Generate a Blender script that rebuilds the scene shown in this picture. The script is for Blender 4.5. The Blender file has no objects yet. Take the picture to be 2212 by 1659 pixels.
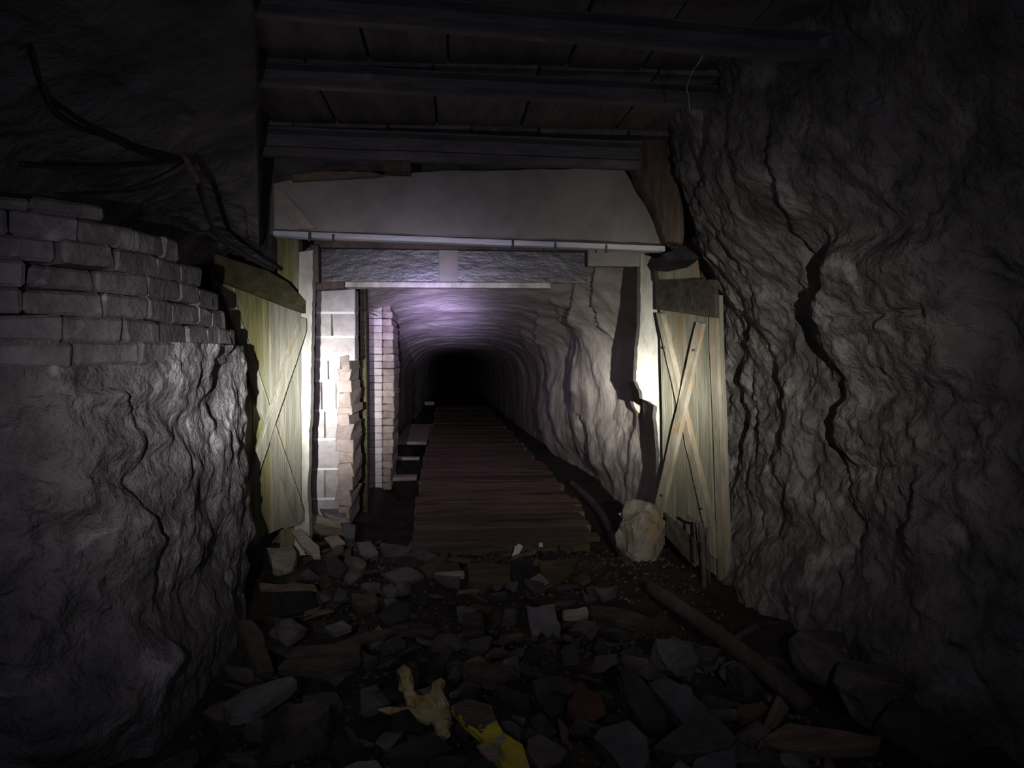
import bpy, bmesh, math, random
import numpy as np
from mathutils import Vector, Matrix, Euler
R = math.radians
S = bpy.context.scene
C = S.collection

# ---------------------------------------------------------------- camera
F = 1600.0; CX, CY = 1106.0, 829.5
pitch = math.atan(59.5/F); yaw = math.atan(131/F*math.cos(pitch))
cam = bpy.data.objects.new('camera', bpy.data.cameras.new('camera'))
C.objects.link(cam); S.camera = cam
cam.location = (0, 0, 1.5)
cam.rotation_euler = Euler((math.pi/2-pitch, 0, -yaw), 'XYZ')
cam.data.sensor_width = 36; cam.data.lens = 36*F/2212; cam.data.clip_start = .02
CO = Vector((0, 0, 1.5)); RM = cam.rotation_euler.to_matrix()
RN = np.array(RM)

# ---------------------------------------------------------------- world, lamps, exposure
w = bpy.data.worlds.new('world'); S.world = w; w.use_nodes = True
w.node_tree.nodes['Background'].inputs[0].default_value = (0.010, 0.009, 0.013, 1)
w.node_tree.nodes['Background'].inputs[1].default_value = .12
S.view_settings.view_transform = 'Standard'; S.view_settings.look = 'None'
S.view_settings.exposure = 0; S.view_settings.gamma = 1
try: S.view_settings.use_curve_mapping = False
except Exception: pass
S.cycles.max_bounces = 5; S.cycles.diffuse_bounces = 2; S.cycles.glossy_bounces = 2

def spot(name, loc, target, power, size, blend, col, radius=.012):
    d = bpy.data.lights.new(name, 'SPOT'); d.energy = power; d.spot_size = R(size); d.spot_blend = blend
    d.color = col; d.shadow_soft_size = radius
    o = bpy.data.objects.new(name, d); C.objects.link(o); o.location = loc
    o.rotation_euler = (Vector(target)-Vector(loc)).to_track_quat('-Z', 'Y').to_euler()
    return o
# hand torches of the two people standing beside the photographer, each a hot beam inside a weak wide spill
def torch(name, loc, target, power, lobes):
    """a torch whose beam is a sum of soft lobes: (half width in degrees, relative strength, colour)"""
    o = spot(name, loc, target, power, 150, .4, (1, 1, 1)); d = o.data; d.use_nodes = True
    nt = d.node_tree; N = nt.nodes; L = nt.links; N.clear()
    out = N.new('ShaderNodeOutputLight'); tc = N.new('ShaderNodeTexCoord'); sx = N.new('ShaderNodeSeparateXYZ')
    ab = N.new('ShaderNodeMath'); ab.operation = 'ABSOLUTE'
    L.new(tc.outputs['Normal'], sx.inputs[0]); L.new(sx.outputs[2], ab.inputs[0]); last = None
    for sg, k, col in lobes:
        q = 2/R(sg)**2
        a = N.new('ShaderNodeMath'); a.operation = 'MULTIPLY_ADD'; a.inputs[1].default_value = q; a.inputs[2].default_value = -q
        e = N.new('ShaderNodeMath'); e.operation = 'EXPONENT'; m = N.new('ShaderNodeMath'); m.operation = 'MULTIPLY'; m.inputs[1].default_value = k
        em = N.new('ShaderNodeEmission'); em.inputs[0].default_value = (*col, 1)
        L.new(ab.outputs[0], a.inputs[0]); L.new(a.outputs[0], e.inputs[0]); L.new(e.outputs[0], m.inputs[0]); L.new(m.outputs[0], em.inputs[1])
        if last:
            ad = N.new('ShaderNodeAddShader'); L.new(last.outputs[0], ad.inputs[0]); L.new(em.outputs[0], ad.inputs[1]); last = ad
        else: last = em
    L.new(last.outputs[0], out.inputs[0])
torch('torch_left', (-.42, .05, 1.47), (-1.04, 6.0, 1.22), 4700, [(4.6, 1, (1, .985, 1)), (10.5, .085, (1, .95, .96)), (22, .0098, (.84, .79, 1))])
torch('torch_right', (.62, .1, 1.50), (1.48, 5.4, 1.25), 3500, [(3.8, 1, (1, .97, .92)), (10.5, .18, (1, .95, .86)), (25, .0096, (.82, .78, 1))])
torch('vault_fill', (-.10, 0, 1.10), (-.16, 10, 2.00), 24000, [(2.7, 1, (.58, .47, 1)), (6.5, .055, (.80, .72, 1)), (34, .00028, (.85, .8, 1))])  # added violet fill for the vault roof and centre, no lamp seen there

# ---------------------------------------------------------------- projection helpers (ray of the lens met with a real plane)
def ray(px, py): return (RM @ Vector(((px-CX)/F, -(py-CY)/F, -1)))
def P(px, py, Y):
    d = ray(px, py); return CO + d*(Y/d.y)
def PZ(px, py, z):
    d = ray(px, py); return CO + d*((z-1.5)/d.z)
def PX(px, py, x):
    d = ray(px, py); return CO + d*(x/d.x)
def PPL(px, py, c, n):
    d = ray(px, py); return CO + d*((c-CO).dot(n)/d.dot(n))
def proj(x, y, z):
    v = np.stack([x, y, z-1.5], -1) @ RN
    dz = np.maximum(-v[..., 2], 1e-3)
    return CX+F*v[..., 0]/dz, CY-F*v[..., 1]/dz

# ---------------------------------------------------------------- numpy noise
def _hash(i, j, k, s):
    n = (i*374761393 + j*668265263 + k*1274126177 + s*974634777) & 0xffffffff
    n = ((n ^ (n >> 13))*1274126177) & 0xffffffff
    return ((n ^ (n >> 16)) & 0xffffff)/float(0xffffff)
def vnoise(x, y, z, s=0):
    xi = np.floor(x).astype(np.int64); yi = np.floor(y).astype(np.int64); zi = np.floor(z).astype(np.int64)
    fx, fy, fz = x-xi, y-yi, z-zi
    fx = fx*fx*(3-2*fx); fy = fy*fy*(3-2*fy); fz = fz*fz*(3-2*fz)
    r = 0
    for a in (0, 1):
        for b in (0, 1):
            for c in (0, 1):
                r = r + _hash(xi+a, yi+b, zi+c, s)*(fx if a else 1-fx)*(fy if b else 1-fy)*(fz if c else 1-fz)
    return r*2-1
def fbm(x, y, z, o=4, s=0, g=.5):
    r = 0; a = 1
    for k in range(o):
        r = r + a*vnoise(x, y, z, s+k); x, y, z = x*2.03+.7, y*2.03+.3, z*2.03+.1; a *= g
    return r
def ridged(x, y, z, o=4, s=0):
    r = 0; a = 1
    for k in range(o):
        r = r + a*(1-2*np.abs(vnoise(x, y, z, s+k))); x, y, z = x*2.1+.7, y*2.1+.3, z*2.1+.1; a *= .5
    return r
def sstep(a, b, x):
    t = np.clip((x-a)/(b-a), 0, 1); return t*t*(3-2*t)

# ---------------------------------------------------------------- materials
MATS = {}
def mat(name, c1, c2, scale=4, bump=.4, rough=.85, stretch=(1, 1, 1), c3=None, s3=1.3, t3=.55, metal=0, bscale=None, bdist=.02, spec=.3, vary=0):
    m = bpy.data.materials.new(name); m.use_nodes = True; nt = m.node_tree; N = nt.nodes; L = nt.links
    b = N['Principled BSDF']; b.inputs['Roughness'].default_value = rough; b.inputs['Metallic'].default_value = metal
    b.inputs['Specular IOR Level'].default_value = spec
    tc = N.new('ShaderNodeTexCoord'); mp = N.new('ShaderNodeMapping'); mp.inputs['Scale'].default_value = stretch
    oi = N.new('ShaderNodeObjectInfo'); ad = N.new('ShaderNodeVectorMath'); ad.operation = 'MULTIPLY_ADD'
    cb = N.new('ShaderNodeCombineXYZ')
    for i in range(3): L.new(oi.outputs['Random'], cb.inputs[i])
    ad.inputs[1].default_value = (37, 53, 71); L.new(cb.outputs[0], ad.inputs[0]); L.new(tc.outputs['Object'], ad.inputs[2])
    L.new(ad.outputs[0], mp.inputs[0])
    n1 = N.new('ShaderNodeTexNoise'); n1.inputs['Scale'].default_value = scale; n1.inputs['Detail'].default_value = 7; n1.inputs['Roughness'].default_value = .65
    L.new(mp.outputs[0], n1.inputs['Vector'])
    r1 = N.new('ShaderNodeValToRGB'); r1.color_ramp.elements[0].position = .36; r1.color_ramp.elements[1].position = .66
    r1.color_ramp.elements[0].color = (*c1, 1); r1.color_ramp.elements[1].color = (*c2, 1)
    L.new(n1.outputs['Fac'], r1.inputs[0]); out = r1.outputs[0]
    if c3:
        n3 = N.new('ShaderNodeTexNoise'); n3.inputs['Scale'].default_value = s3; n3.inputs['Detail'].default_value = 6
        n3.inputs['Distortion'].default_value = .6
        L.new(mp.outputs[0], n3.inputs['Vector'])
        r3 = N.new('ShaderNodeValToRGB'); r3.color_ramp.elements[0].position = t3; r3.color_ramp.elements[1].position = t3+.13
        L.new(n3.outputs['Fac'], r3.inputs[0])
        mx = N.new('ShaderNodeMix'); mx.data_type = 'RGBA'; L.new(r3.outputs[0], mx.inputs[0]); L.new(out, mx.inputs[6])
        mx.inputs[7].default_value = (*c3, 1); out = mx.outputs[2]
    if vary:                                    # every stone, brick and board its own shade
        hv = N.new('ShaderNodeHueSaturation'); mr = N.new('ShaderNodeMapRange'); mr.inputs[3].default_value = 1-vary; mr.inputs[4].default_value = 1+vary*1.3
        L.new(oi.outputs['Random'], mr.inputs[0]); L.new(mr.outputs[0], hv.inputs['Value']); L.new(out, hv.inputs['Color']); out = hv.outputs[0]
    L.new(out, b.inputs['Base Color'])
    n2 = N.new('ShaderNodeTexNoise'); n2.inputs['Scale'].default_value = bscale or scale*5; n2.inputs['Detail'].default_value = 6
    n2.inputs['Roughness'].default_value = .6
    L.new(mp.outputs[0], n2.inputs['Vector'])
    bp = N.new('ShaderNodeBump'); bp.inputs['Strength'].default_value = bump; bp.inputs['Distance'].default_value = bdist
    L.new(n2.outputs['Fac'], bp.inputs['Height']); L.new(bp.outputs[0], b.inputs['Normal'])
    MATS[name] = m; return m

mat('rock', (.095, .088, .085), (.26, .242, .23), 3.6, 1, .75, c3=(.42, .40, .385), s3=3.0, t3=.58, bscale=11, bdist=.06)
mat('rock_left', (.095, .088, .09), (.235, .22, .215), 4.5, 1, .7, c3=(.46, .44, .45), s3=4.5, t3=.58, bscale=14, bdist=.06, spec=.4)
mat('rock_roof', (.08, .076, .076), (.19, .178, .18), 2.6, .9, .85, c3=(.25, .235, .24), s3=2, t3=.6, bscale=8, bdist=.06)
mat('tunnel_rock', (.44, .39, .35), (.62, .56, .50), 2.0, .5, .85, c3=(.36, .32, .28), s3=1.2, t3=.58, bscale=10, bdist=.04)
mat('brick', (.10, .09, .092), (.23, .215, .215), 5, 1, .85, c3=(.36, .34, .34), s3=7, t3=.6, bdist=.015, vary=0.15)
mat('block', (.36, .335, .32), (.56, .52, .50), 7, .5, .9, c3=(.34, .31, .30), s3=4, t3=.58, bdist=.012, vary=0.08)
mat('block_warm', (.27, .22, .19), (.44, .365, .32), 9, .9, .9, c3=(.30, .25, .22), s3=5, t3=.58, bdist=.015, vary=0.2)
mat('brick_pale', (.48, .42, .41), (.68, .61, .60), 9, .6, .9, c3=(.42, .30, .26), s3=3, t3=.6, bdist=.012, vary=0.12)
mat('mortar', (.86, .85, .84), (.9, .9, .9), 9, .3, .9)
mat('far_dark', (.01, .01, .01), (.03, .028, .03), 3)  # near-black rock colour that paints in the dark of the tunnel end
mat('dirt', (.030, .025, .020), (.07, .058, .045), 5, 1, .95, c3=(.14, .10, .05), s3=2, t3=.6, bscale=30, bdist=.03)
mat('mud_plank', (.12, .078, .058), (.25, .165, .12), 5, .9, .8, stretch=(.5, 3, 3), c3=(.06, .045, .035), s3=2.0, t3=.53, bscale=16, bdist=.02, vary=0.22)
mat('mud_plank_ochre', (.06, .046, .025), (.14, .105, .05), 5, .9, .6, stretch=(.5, 3, 3), c3=(.34, .17, .05), s3=1.7, t3=.56, bscale=16, bdist=.02, vary=0.2)
mat('ditch_board', (.30, .25, .20), (.48, .41, .34), 6, .6, .85, stretch=(.7, 3, 3), vary=0.15)
mat('gate_wood_green', (.13, .125, .045), (.27, .255, .11), 4, .5, .75, stretch=(6, 6, .5), c3=(.32, .32, .24), s3=1.2, t3=.56, bscale=14, bdist=.012, vary=0.15)
mat('gate_wood_grey', (.17, .165, .12), (.30, .29, .22), 4, .5, .75, stretch=(6, 6, .5), c3=(.29, .22, .12), s3=1.1, t3=.56, bscale=14, bdist=.012, vary=0.15)
mat('brace_wood', (.22, .20, .14), (.38, .345, .26), 4, .5, .8, stretch=(3, 3, .8), c3=(.34, .21, .11), s3=3, t3=.55, bscale=20, bdist=.01)
mat('dark_wood', (.050, .042, .035), (.13, .11, .088), 4, .7, .8, stretch=(1, 4, 4), bscale=14, bdist=.015, vary=0.3)
mat('brown_wood', (.085, .060, .048), (.19, .135, .105), 4, .8, .85, stretch=(5, 5, .8), bscale=14, bdist=.02)
mat('board_green', (.045, .040, .018), (.095, .085, .042), 4, .6, .8, stretch=(1, 3, 5), bscale=14, bdist=.015)
mat('roof_plank', (.11, .10, .092), (.22, .20, .185), 3, .6, .75, stretch=(4, .6, 4), c3=(.20, .19, .26), s3=.9, t3=.62, bscale=10, bdist=.012, vary=0.2)
mat('white_post', (.32, .31, .26), (.60, .58, .50), 5, .6, .8, stretch=(2, 2, .7), c3=(.26, .26, .20), s3=4, t3=.6, bdist=.012)
mat('concrete', (.21, .197, .180), (.35, .325, .30), 2.2, .35, .8, c3=(.36, .33, .29), s3=1.1, t3=.6, bscale=26, bdist=.01)
mat('steel_pale', (.42, .44, .47), (.75, .77, .80), 5, .4, .5, stretch=(.6, 3, 3), c3=(.24, .34, .66), s3=1.4, t3=.52, bscale=18, bdist=.008, spec=.5)
mat('steel_dark', (.022, .022, .034), (.075, .072, .078), 3, .5, .38, stretch=(.6, 2, 1.4), c3=(.16, .15, .14), s3=1.6, t3=.60, bscale=9, bdist=.02, spec=.6)
mat('rust', (.065, .048, .045), (.14, .10, .09), 8, .7, .75, c3=(.18, .16, .17), s3=5, t3=.6, bdist=.01)
mat('rail_steel', (.085, .080, .085), (.17, .155, .155), 6, .6, .6, stretch=(.6, 2, 2), c3=(.26, .245, .24), s3=6, t3=.62, bdist=.01, spec=.5)
mat('cable', (.012, .012, .013), (.03, .028, .03), 9, .3, .6)
mat('stone_dark', (.045, .040, .037), (.12, .108, .098), 6, .9, .7, c3=(.25, .20, .16), s3=5, t3=.62, bdist=.015, vary=0.5)
mat('stone_grey', (.09, .087, .085), (.20, .19, .18), 6, .8, .75, c3=(.20, .18, .26), s3=3, t3=.62, bdist=.012, vary=0.3)
mat('stone_pale', (.20, .175, .135), (.38, .34, .27), 6, 1, .85, c3=(.33, .23, .11), s3=4, t3=.56, bdist=.015)
mat('wood_scrap', (.10, .075, .055), (.22, .165, .12), 5, .8, .8, stretch=(1, 5, 5), bdist=.012, vary=0.35)
mat('wood_pale', (.32, .28, .21), (.55, .49, .39), 5, .8, .8, stretch=(1, 5, 5), c3=(.45, .28, .18), s3=4, t3=.6, bdist=.012)
mat('red_brick', (.10, .050, .038), (.19, .095, .07), 8, .6, .85, bdist=.01)
mat('yellow_paint', (.55, .46, .04), (.85, .74, .08), 6, .6, .6, c3=(.36, .32, .25), s3=3.2, t3=.47, bdist=.012)
mat('yellow_crust', (.52, .42, .16), (.80, .70, .36), 14, 1, .9, c3=(.34, .22, .09), s3=9, t3=.56, bdist=.01)
mat('white_chip', (.75, .75, .78), (.95, .95, .97), 14, 1, .4, bdist=.01)
mat('near_black', (.014, .013, .014), (.04, .038, .04), 6, .8, .7, bdist=.012)  # also paints the shade of the wedge and the hole plate

# ---------------------------------------------------------------- object helpers
def mesh_from(name, V, Fc, m, smooth=False):
    me = bpy.data.meshes.new(name); me.from_pydata([tuple(v) for v in V], [], Fc); me.update()
    me.materials.append(MATS[m])
    if smooth: me.polygons.foreach_set('use_smooth', [True]*len(me.polygons))
    return me
def link(name, V, Fc, m, parent=None, smooth=False, base=True):
    """one mesh object whose origin sits at its own foot"""
    A = np.array([tuple(v) for v in V], float)
    o0 = np.array([A[:, 0].mean(), A[:, 1].mean(), A[:, 2].min() if base else A[:, 2].mean()])
    me = mesh_from(name, A-o0, Fc, m, smooth)
    o = bpy.data.objects.new(name, me); C.objects.link(o)
    if parent:
        o.parent = parent; o.location = Vector(o0)-absloc(parent)
    else: o.location = o0
    return o
def absloc(o):
    l = Vector(o.location)
    while o.parent: o = o.parent; l += Vector(o.location)
    return l
def tag(o, label=None, cat=None, group=None, kind=None):
    if label: o['label'] = label
    if cat: o['category'] = cat
    if group: o['group'] = group
    if kind: o['kind'] = kind
    return o
def thing(name, loc, label, cat, group=None):
    o = bpy.data.objects.new(name, None); C.objects.link(o); o.location = loc; o.empty_display_size = .05
    return tag(o, label, cat, group)

def grid_obj(name, X, Y, Z, m, kind='structure', parent=None, smooth=True):
    n, k = X.shape
    V = np.stack([X, Y, Z], -1).reshape(-1, 3)
    i = np.arange(n-1)[:, None]*k+np.arange(k-1)[None, :]
    Q = np.stack([i, i+1, i+k+1, i+k], -1).reshape(-1, 4)
    me = bpy.data.meshes.new(name)
    me.vertices.add(len(V)); me.vertices.foreach_set('co', V.ravel())
    me.loops.add(Q.size); me.loops.foreach_set('vertex_index', Q.ravel())
    me.polygons.add(len(Q)); me.polygons.foreach_set('loop_start', np.arange(0, Q.size, 4)); me.polygons.foreach_set('loop_total', np.full(len(Q), 4))
    me.update(); me.validate()
    me.polygons.foreach_set('use_smooth', [smooth]*len(Q))
    me.materials.append(MATS[m])
    o = bpy.data.objects.new(name, me); C.objects.link(o)
    if parent: o.parent = parent
    if kind: o['kind'] = kind
    return o

BOXF = [(0, 3, 2, 1), (4, 5, 6, 7), (0, 1, 5, 4), (1, 2, 6, 5), (2, 3, 7, 6), (3, 0, 4, 7)]
def hexa(name, c8, m, parent=None, rnd=0, seed=0, bev=0.0):
    """box from 8 corners (bottom ring, top ring), worn: corners jittered, edges bevelled"""
    rg = random.Random(seed)
    bm = bmesh.new()
    vs = [bm.verts.new(Vector(c)+Vector((rg.uniform(-rnd, rnd), rg.uniform(-rnd, rnd), rg.uniform(-rnd, rnd)))) for c in c8]
    for f in BOXF: bm.faces.new([vs[i] for i in f])
    bmesh.ops.recalc_face_normals(bm, faces=bm.faces)
    if bev: bmesh.ops.bevel(bm, geom=list(bm.edges), offset=bev, segments=1, affect='EDGES', clamp_overlap=True)
    V = [v.co.copy() for v in bm.verts]; bm.verts.index_update(); Fc = [[v.index for v in f.verts] for f in bm.faces]; bm.free()
    return link(name, V, Fc, m, parent)
def box(name, x0, x1, y0, y1, z0, z1, m, parent=None, rnd=0, seed=0, bev=.006):
    return hexa(name, [(x0, y0, z0), (x1, y0, z0), (x1, y1, z0), (x0, y1, z0), (x0, y0, z1), (x1, y0, z1), (x1, y1, z1), (x0, y1, z1)], m, parent, rnd, seed, bev)

def rough_prism(name, pts, nrm, th, m, parent=None, seed=0, rag=0.004, bev=.005, seg=0.05, base=True):
    """thick slab whose front outline is pts (3D, roughly planar), worn outline; th goes along -nrm"""
    rg = random.Random(seed); nrm = Vector(nrm).normalized()
    out = []
    for i in range(len(pts)):
        a, b = Vector(pts[i]), Vector(pts[(i+1) % len(pts)]); n = max(1, int((b-a).length/seg))
        for k in range(n):
            p = a.lerp(b, k/n)
            if k: p = p+Vector((rg.uniform(-rag, rag), rg.uniform(-rag, rag), rg.uniform(-rag, rag)))
            out.append(p)
    n = len(out); c = sum(out, Vector())/n
    bm = bmesh.new()
    top = [bm.verts.new(c+(p-c)*(1-min(.3, bev/max((p-c).length, .01)))+nrm*rg.uniform(-rag, rag)*.5) for p in out]
    mid = [bm.verts.new(p-nrm*bev) for p in out]
    bot = [bm.verts.new(p-nrm*th+Vector((rg.uniform(-rag, rag), rg.uniform(-rag, rag), 0))) for p in out]
    bm.faces.new(top); bm.faces.new(bot[::-1])
    for i in range(n):
        j = (i+1) % n
        bm.faces.new([top[i], mid[i], mid[j], top[j]]); bm.faces.new([mid[i], bot[i], bot[j], mid[j]])
    bmesh.ops.recalc_face_normals(bm, faces=bm.faces)
    bm.verts.index_update(); V = [v.co.copy() for v in bm.verts]; Fc = [[v.index for v in f.verts] for f in bm.faces]; bm.free()
    return link(name, V, Fc, m, parent, base=base)

def tube(name, pts, r, m, parent=None, seg=10, jit=0, seed=0, cap=True):
    rg = random.Random(seed)
    # smooth catmull-rom
    P_ = [Vector(p) for p in pts]; Q = []
    for i in range(len(P_)-1):
        p0 = P_[max(i-1, 0)]; p1 = P_[i]; p2 = P_[i+1]; p3 = P_[min(i+2, len(P_)-1)]
        for k in range(6):
            t = k/6
            Q.append(.5*((2*p1)+(-p0+p2)*t+(2*p0-5*p1+4*p2-p3)*t*t+(-p0+3*p1-3*p2+p3)*t**3))
    Q.append(P_[-1])
    V = []; Fc = []
    for i, q in enumerate(Q):
        d = (Q[min(i+1, len(Q)-1)]-Q[max(i-1, 0)]).normalized()
        u = d.cross(Vector((0, 0, 1))); u = u.normalized() if u.length > .05 else Vector((1, 0, 0)); v = d.cross(u)
        rr = (r if not callable(r) else r(i/(len(Q)-1)))*(1+rg.uniform(-jit, jit))
        for k in range(seg):
            a = 2*math.pi*k/seg; V.append(q+u*math.cos(a)*rr+v*math.sin(a)*rr)
    for i in range(len(Q)-1):
        for k in range(seg):
            a = i*seg+k; b = i*seg+(k+1) % seg; Fc.append((a, b, b+seg, a+seg))
    if cap: Fc.append(tuple(range(seg))[::-1]); Fc.append(tuple(range(len(V)-seg, len(V))))
    return link(name, V, Fc, m, parent, smooth=True)

def rock_mesh(name, size, m, seed, n=22, flat=1.0, sub=False):
    amp = .22 if m == 'stone_pale' else .10
    rg = random.Random(seed); bm = bmesh.new()
    for i in range(n):
        v = Vector((rg.gauss(0, 1), rg.gauss(0, 1), rg.gauss(0, 1))).normalized()
        # boxy: push towards a cuboid so that faces read as broken slabs
        k = max(abs(v.x), abs(v.y), abs(v.z)); v = v.lerp(v/k*.8, .75)
        bm.verts.new(Vector((v.x*size[0]*.5, v.y*size[1]*.5, v.z*size[2]*.5))*rg.uniform(.85, 1.1))
    r = bmesh.ops.convex_hull(bm, input=list(bm.verts))
    bmesh.ops.delete(bm, geom=[g for g in set(r['geom_interior']+r['geom_unused']) if isinstance(g, bmesh.types.BMVert) and g.is_valid], context='VERTS')
    if sub:
        bmesh.ops.subdivide_edges(bm, edges=list(bm.edges), cuts=3, use_grid_fill=True)
        for v in bm.verts:
            p = v.co*(7/max(size)); d = vnoise(np.array([p.x]), np.array([p.y]), np.array([p.z]), seed)[0]
            v.co *= 1+amp*d
    zmin = min(v.co.z for v in bm.verts)
    for v in bm.verts: v.co.z -= zmin
    me = bpy.data.meshes.new(name); bm.to_mesh(me); bm.free(); me.materials.append(MATS[m])
    return me
def rock(name, loc, size, m, seed, rot=(0, 0, 0), label=None, cat=None, group=None, n=22, sub=False):
    o = bpy.data.objects.new(name, rock_mesh(name, size, m, seed, n, sub=sub)); C.objects.link(o)
    o.location = loc; o.rotation_euler = rot
    return tag(o, label, cat, group)

# ---------------------------------------------------------------- floor height
def floor_z(x, y):
    x = np.asarray(x, float); y = np.asarray(y, float)
    base = np.where(y > 6, -(y-6)*.0125, 0)
    near = .5*(1-np.tanh((y-5.9)*2.5))
    z = base-.04+.05*near*fbm(x*2.2, y*2.2, x*0, 4, 5)
    z = z+.10*near*np.exp(-((x+.75)/.45)**2-((y-5.35)/.5)**2)          # heap at the foot of the left post
    z = z+.08*near*np.exp(-((x-1.45)/.4)**2-((y-4.9)/.5)**2)
    z = z+.012*fbm(x*11, y*11, x*0, 3, 9)
    # a sunken hole beside the left wall
    z = z-.22*np.exp(-((x+.72)/.17)**2-((y-4.1)/.22)**2)
    # ditch beside the walkway
    z = z-.22*sstep(6.6, 7.2, y)*np.exp(-((x+.55)/.22)**4)
    return z
def fz(x, y): return float(floor_z(np.array([x]), np.array([y]))[0])

# ================================================================= STRUCTURE
ys = np.concatenate([np.arange(-.6, 7, .025), np.geomspace(7, 81, 300)])
xs = np.linspace(-2.6, 3.2, 230)
Yg, Xg = np.meshgrid(ys, xs, indexing='ij')
floor = grid_obj('floor', Xg, Yg, floor_z(Xg, Yg), 'dirt')

def polyline_step(px, py, lines):
    """how far the rock juts out on the right-hand side of each ledge line"""
    off = np.zeros_like(px)
    for ln, reach in lines:
        a = np.array(ln, float); best = np.full(px.shape, 1e9); sd = np.zeros_like(px); am = np.zeros_like(px)
        for i in range(len(a)-1):
            x0, y0, s0 = a[i]; x1, y1, s1 = a[i+1]; dx, dy = x1-x0, y1-y0; L2 = dx*dx+dy*dy
            t = np.clip(((px-x0)*dx+(py-y0)*dy)/L2, 0, 1)
            d = np.hypot(px-(x0+t*dx), py-(y0+t*dy)); c = (px-x0)*dy-(py-y0)*dx
            u = d < best-1e-6
            best = np.where(u, d, best); sd = np.where(u, np.sign(c), sd); am = np.where(u, s0+(s1-s0)*t, am)
        off = off+np.where(sd > 0, am*np.exp(-(best/reach)**1.3), 0)
    return off

# ---- right wall (foreground): plan path, from behind the camera to behind the right gate leaf
def path_xy(pts, ds):
    a = np.array(pts, float); seg = np.hypot(*np.diff(a, axis=0).T); s = np.concatenate([[0], np.cumsum(seg)])
    t = np.arange(0, s[-1], ds)
    # smooth interpolation
    x = np.interp(t, s, a[:, 0]); y = np.interp(t, s, a[:, 1])
    k = np.ones(9)/9
    xp = np.convolve(np.pad(x, 4, mode='edge'), k, 'valid'); yp = np.convolve(np.pad(y, 4, mode='edge'), k, 'valid')
    return xp, yp
px_, py_ = path_xy([(2.9, -.8), (2.45, 1.2), (2.18, 2.6), (2.0, 3.5), (1.93, 4.2), (1.93, 4.8), (1.98, 5.5), (1.92, 6.5)], .012)
zz = np.arange(-.3, 3.3, .014)
Z, A = np.meshgrid(zz, np.arange(len(px_)), indexing='xy')
X = px_[A]; Y = py_[A]
X = X-.62*sstep(1.5, 3.2, Z)*sstep(6.2, 4.0, Y)+.16*np.sin(np.clip(Z/2.2, 0, 1)*math.pi)*0.5+.10*sstep(.5, 0, Z)*-1
u, v = proj(X, Y, Z)
led = [([(1680, 240, .0), (1700, 300, .05), (1735, 400, .09), (1740, 500, .06), (1800, 590, .04), (1850, 660, .13), (1835, 720, .12), (1862, 800, .06), (1850, 880, .14), (1838, 960, .13), (1825, 1010, .03), (1850, 1080, .05), (1860, 1160, .03), (1870, 1250, 0)], 190),
       ([(1640, 560, 0), (1660, 700, .03), (1700, 860, .045), (1690, 960, .0)], 70),
       ([(1600, 740, 0), (1625, 860, .035), (1655, 950, .02), (1650, 1030, 0)], 40),
       ([(2020, 1000, 0), (2030, 1080, .05), (2010, 1190, .03), (2030, 1260, 0)], 90),
       ([(1560, 330, 0), (1540, 420, .03), (1530, 520, .05), (1560, 600, 0)], 60),
       ([(1930, 1440, 0), (1915, 1500, .10), (1945, 1590, .08), (1930, 1640, 0)], 160)]
d = polyline_step(u, v, led)
bo = np.exp(-(((u-1990)/160)**6+((v-670)/155)**6))*.15            # the big round boulder
bo = bo-.05*np.exp(-((v-(690-(u-1900)*.10))/9)**2)*((u > 1890) & (u < 2090))
bo = bo+.10*np.exp(-(((u-2090)/200)**2+((v-1250)/330)**2))
bo = bo+.12*np.exp(-(((u-1640)/110)**2+((v-420)/140)**2))
warp = .12*fbm(Y*1.2, Z*1.2, Y*0, 3, 70)
n = .10*fbm(Y*1.1+warp, X*1.1, Z*.9, 3, 11)+.045*fbm(Y*4.2+Z*1.5, X*3, Z*3.0, 4, 31)+.007*ridged(Y*5+Z*2.4+warp*4, X*3, Z*2.2, 3, 33)+.022*fbm(Y*9-Z*5, X*4, Z*7, 4, 35)+.009*fbm(Y*22, X*9, Z*19, 3, 51)
X = X-d-bo-n
Y = Y-.25*n
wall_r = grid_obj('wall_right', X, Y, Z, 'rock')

# ---- left wall (foreground)
LP = [(-4.2, 1.75), (-2.6, 2.28), (-1.85, 2.50), (-1.42, 2.68), (-1.22, 2.98), (-1.17, 3.5), (-1.19, 4.0), (-1.21, 4.38), (-1.34, 4.56), (-1.75, 4.68), (-1.95, 5.2), (-1.7, 5.9), (-1.42, 6.3)]
px_, py_ = path_xy(LP, .012)
smax = len(px_)*.012
sc_end = float(np.arange(len(px_))[np.argmin(np.hypot(px_+1.21, py_-4.36))])*.012
pz_ = np.interp(np.arange(len(px_))*.012, [0, sc_end, sc_end+.3, sc_end+1.2, smax], [1.56, 1.56, 1.50, 1.6, 2.5])
T = np.linspace(0, 1, 150)
T, A = np.meshgrid(T, np.arange(len(px_)), indexing='xy')
Z = -.3+(pz_[A]+.3)*T; X = px_[A]; Y = py_[A]; SS = A*.012
nx = np.gradient(py_); ny = -np.gradient(px_); nl = np.hypot(nx, ny); nx, ny = nx/nl, ny/nl      # towards the passage
n = .055*fbm(SS*1.1, X*.5, Z*1.8, 3, 21)+.040*fbm(SS*3.0, X*.5, Z*5.0, 3, 23)+.020*ridged(SS*3.2+Z*.6, X*.5, Z*2.2, 3, 41)+.012*fbm(SS*13, X, Z*13, 3, 61)
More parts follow.
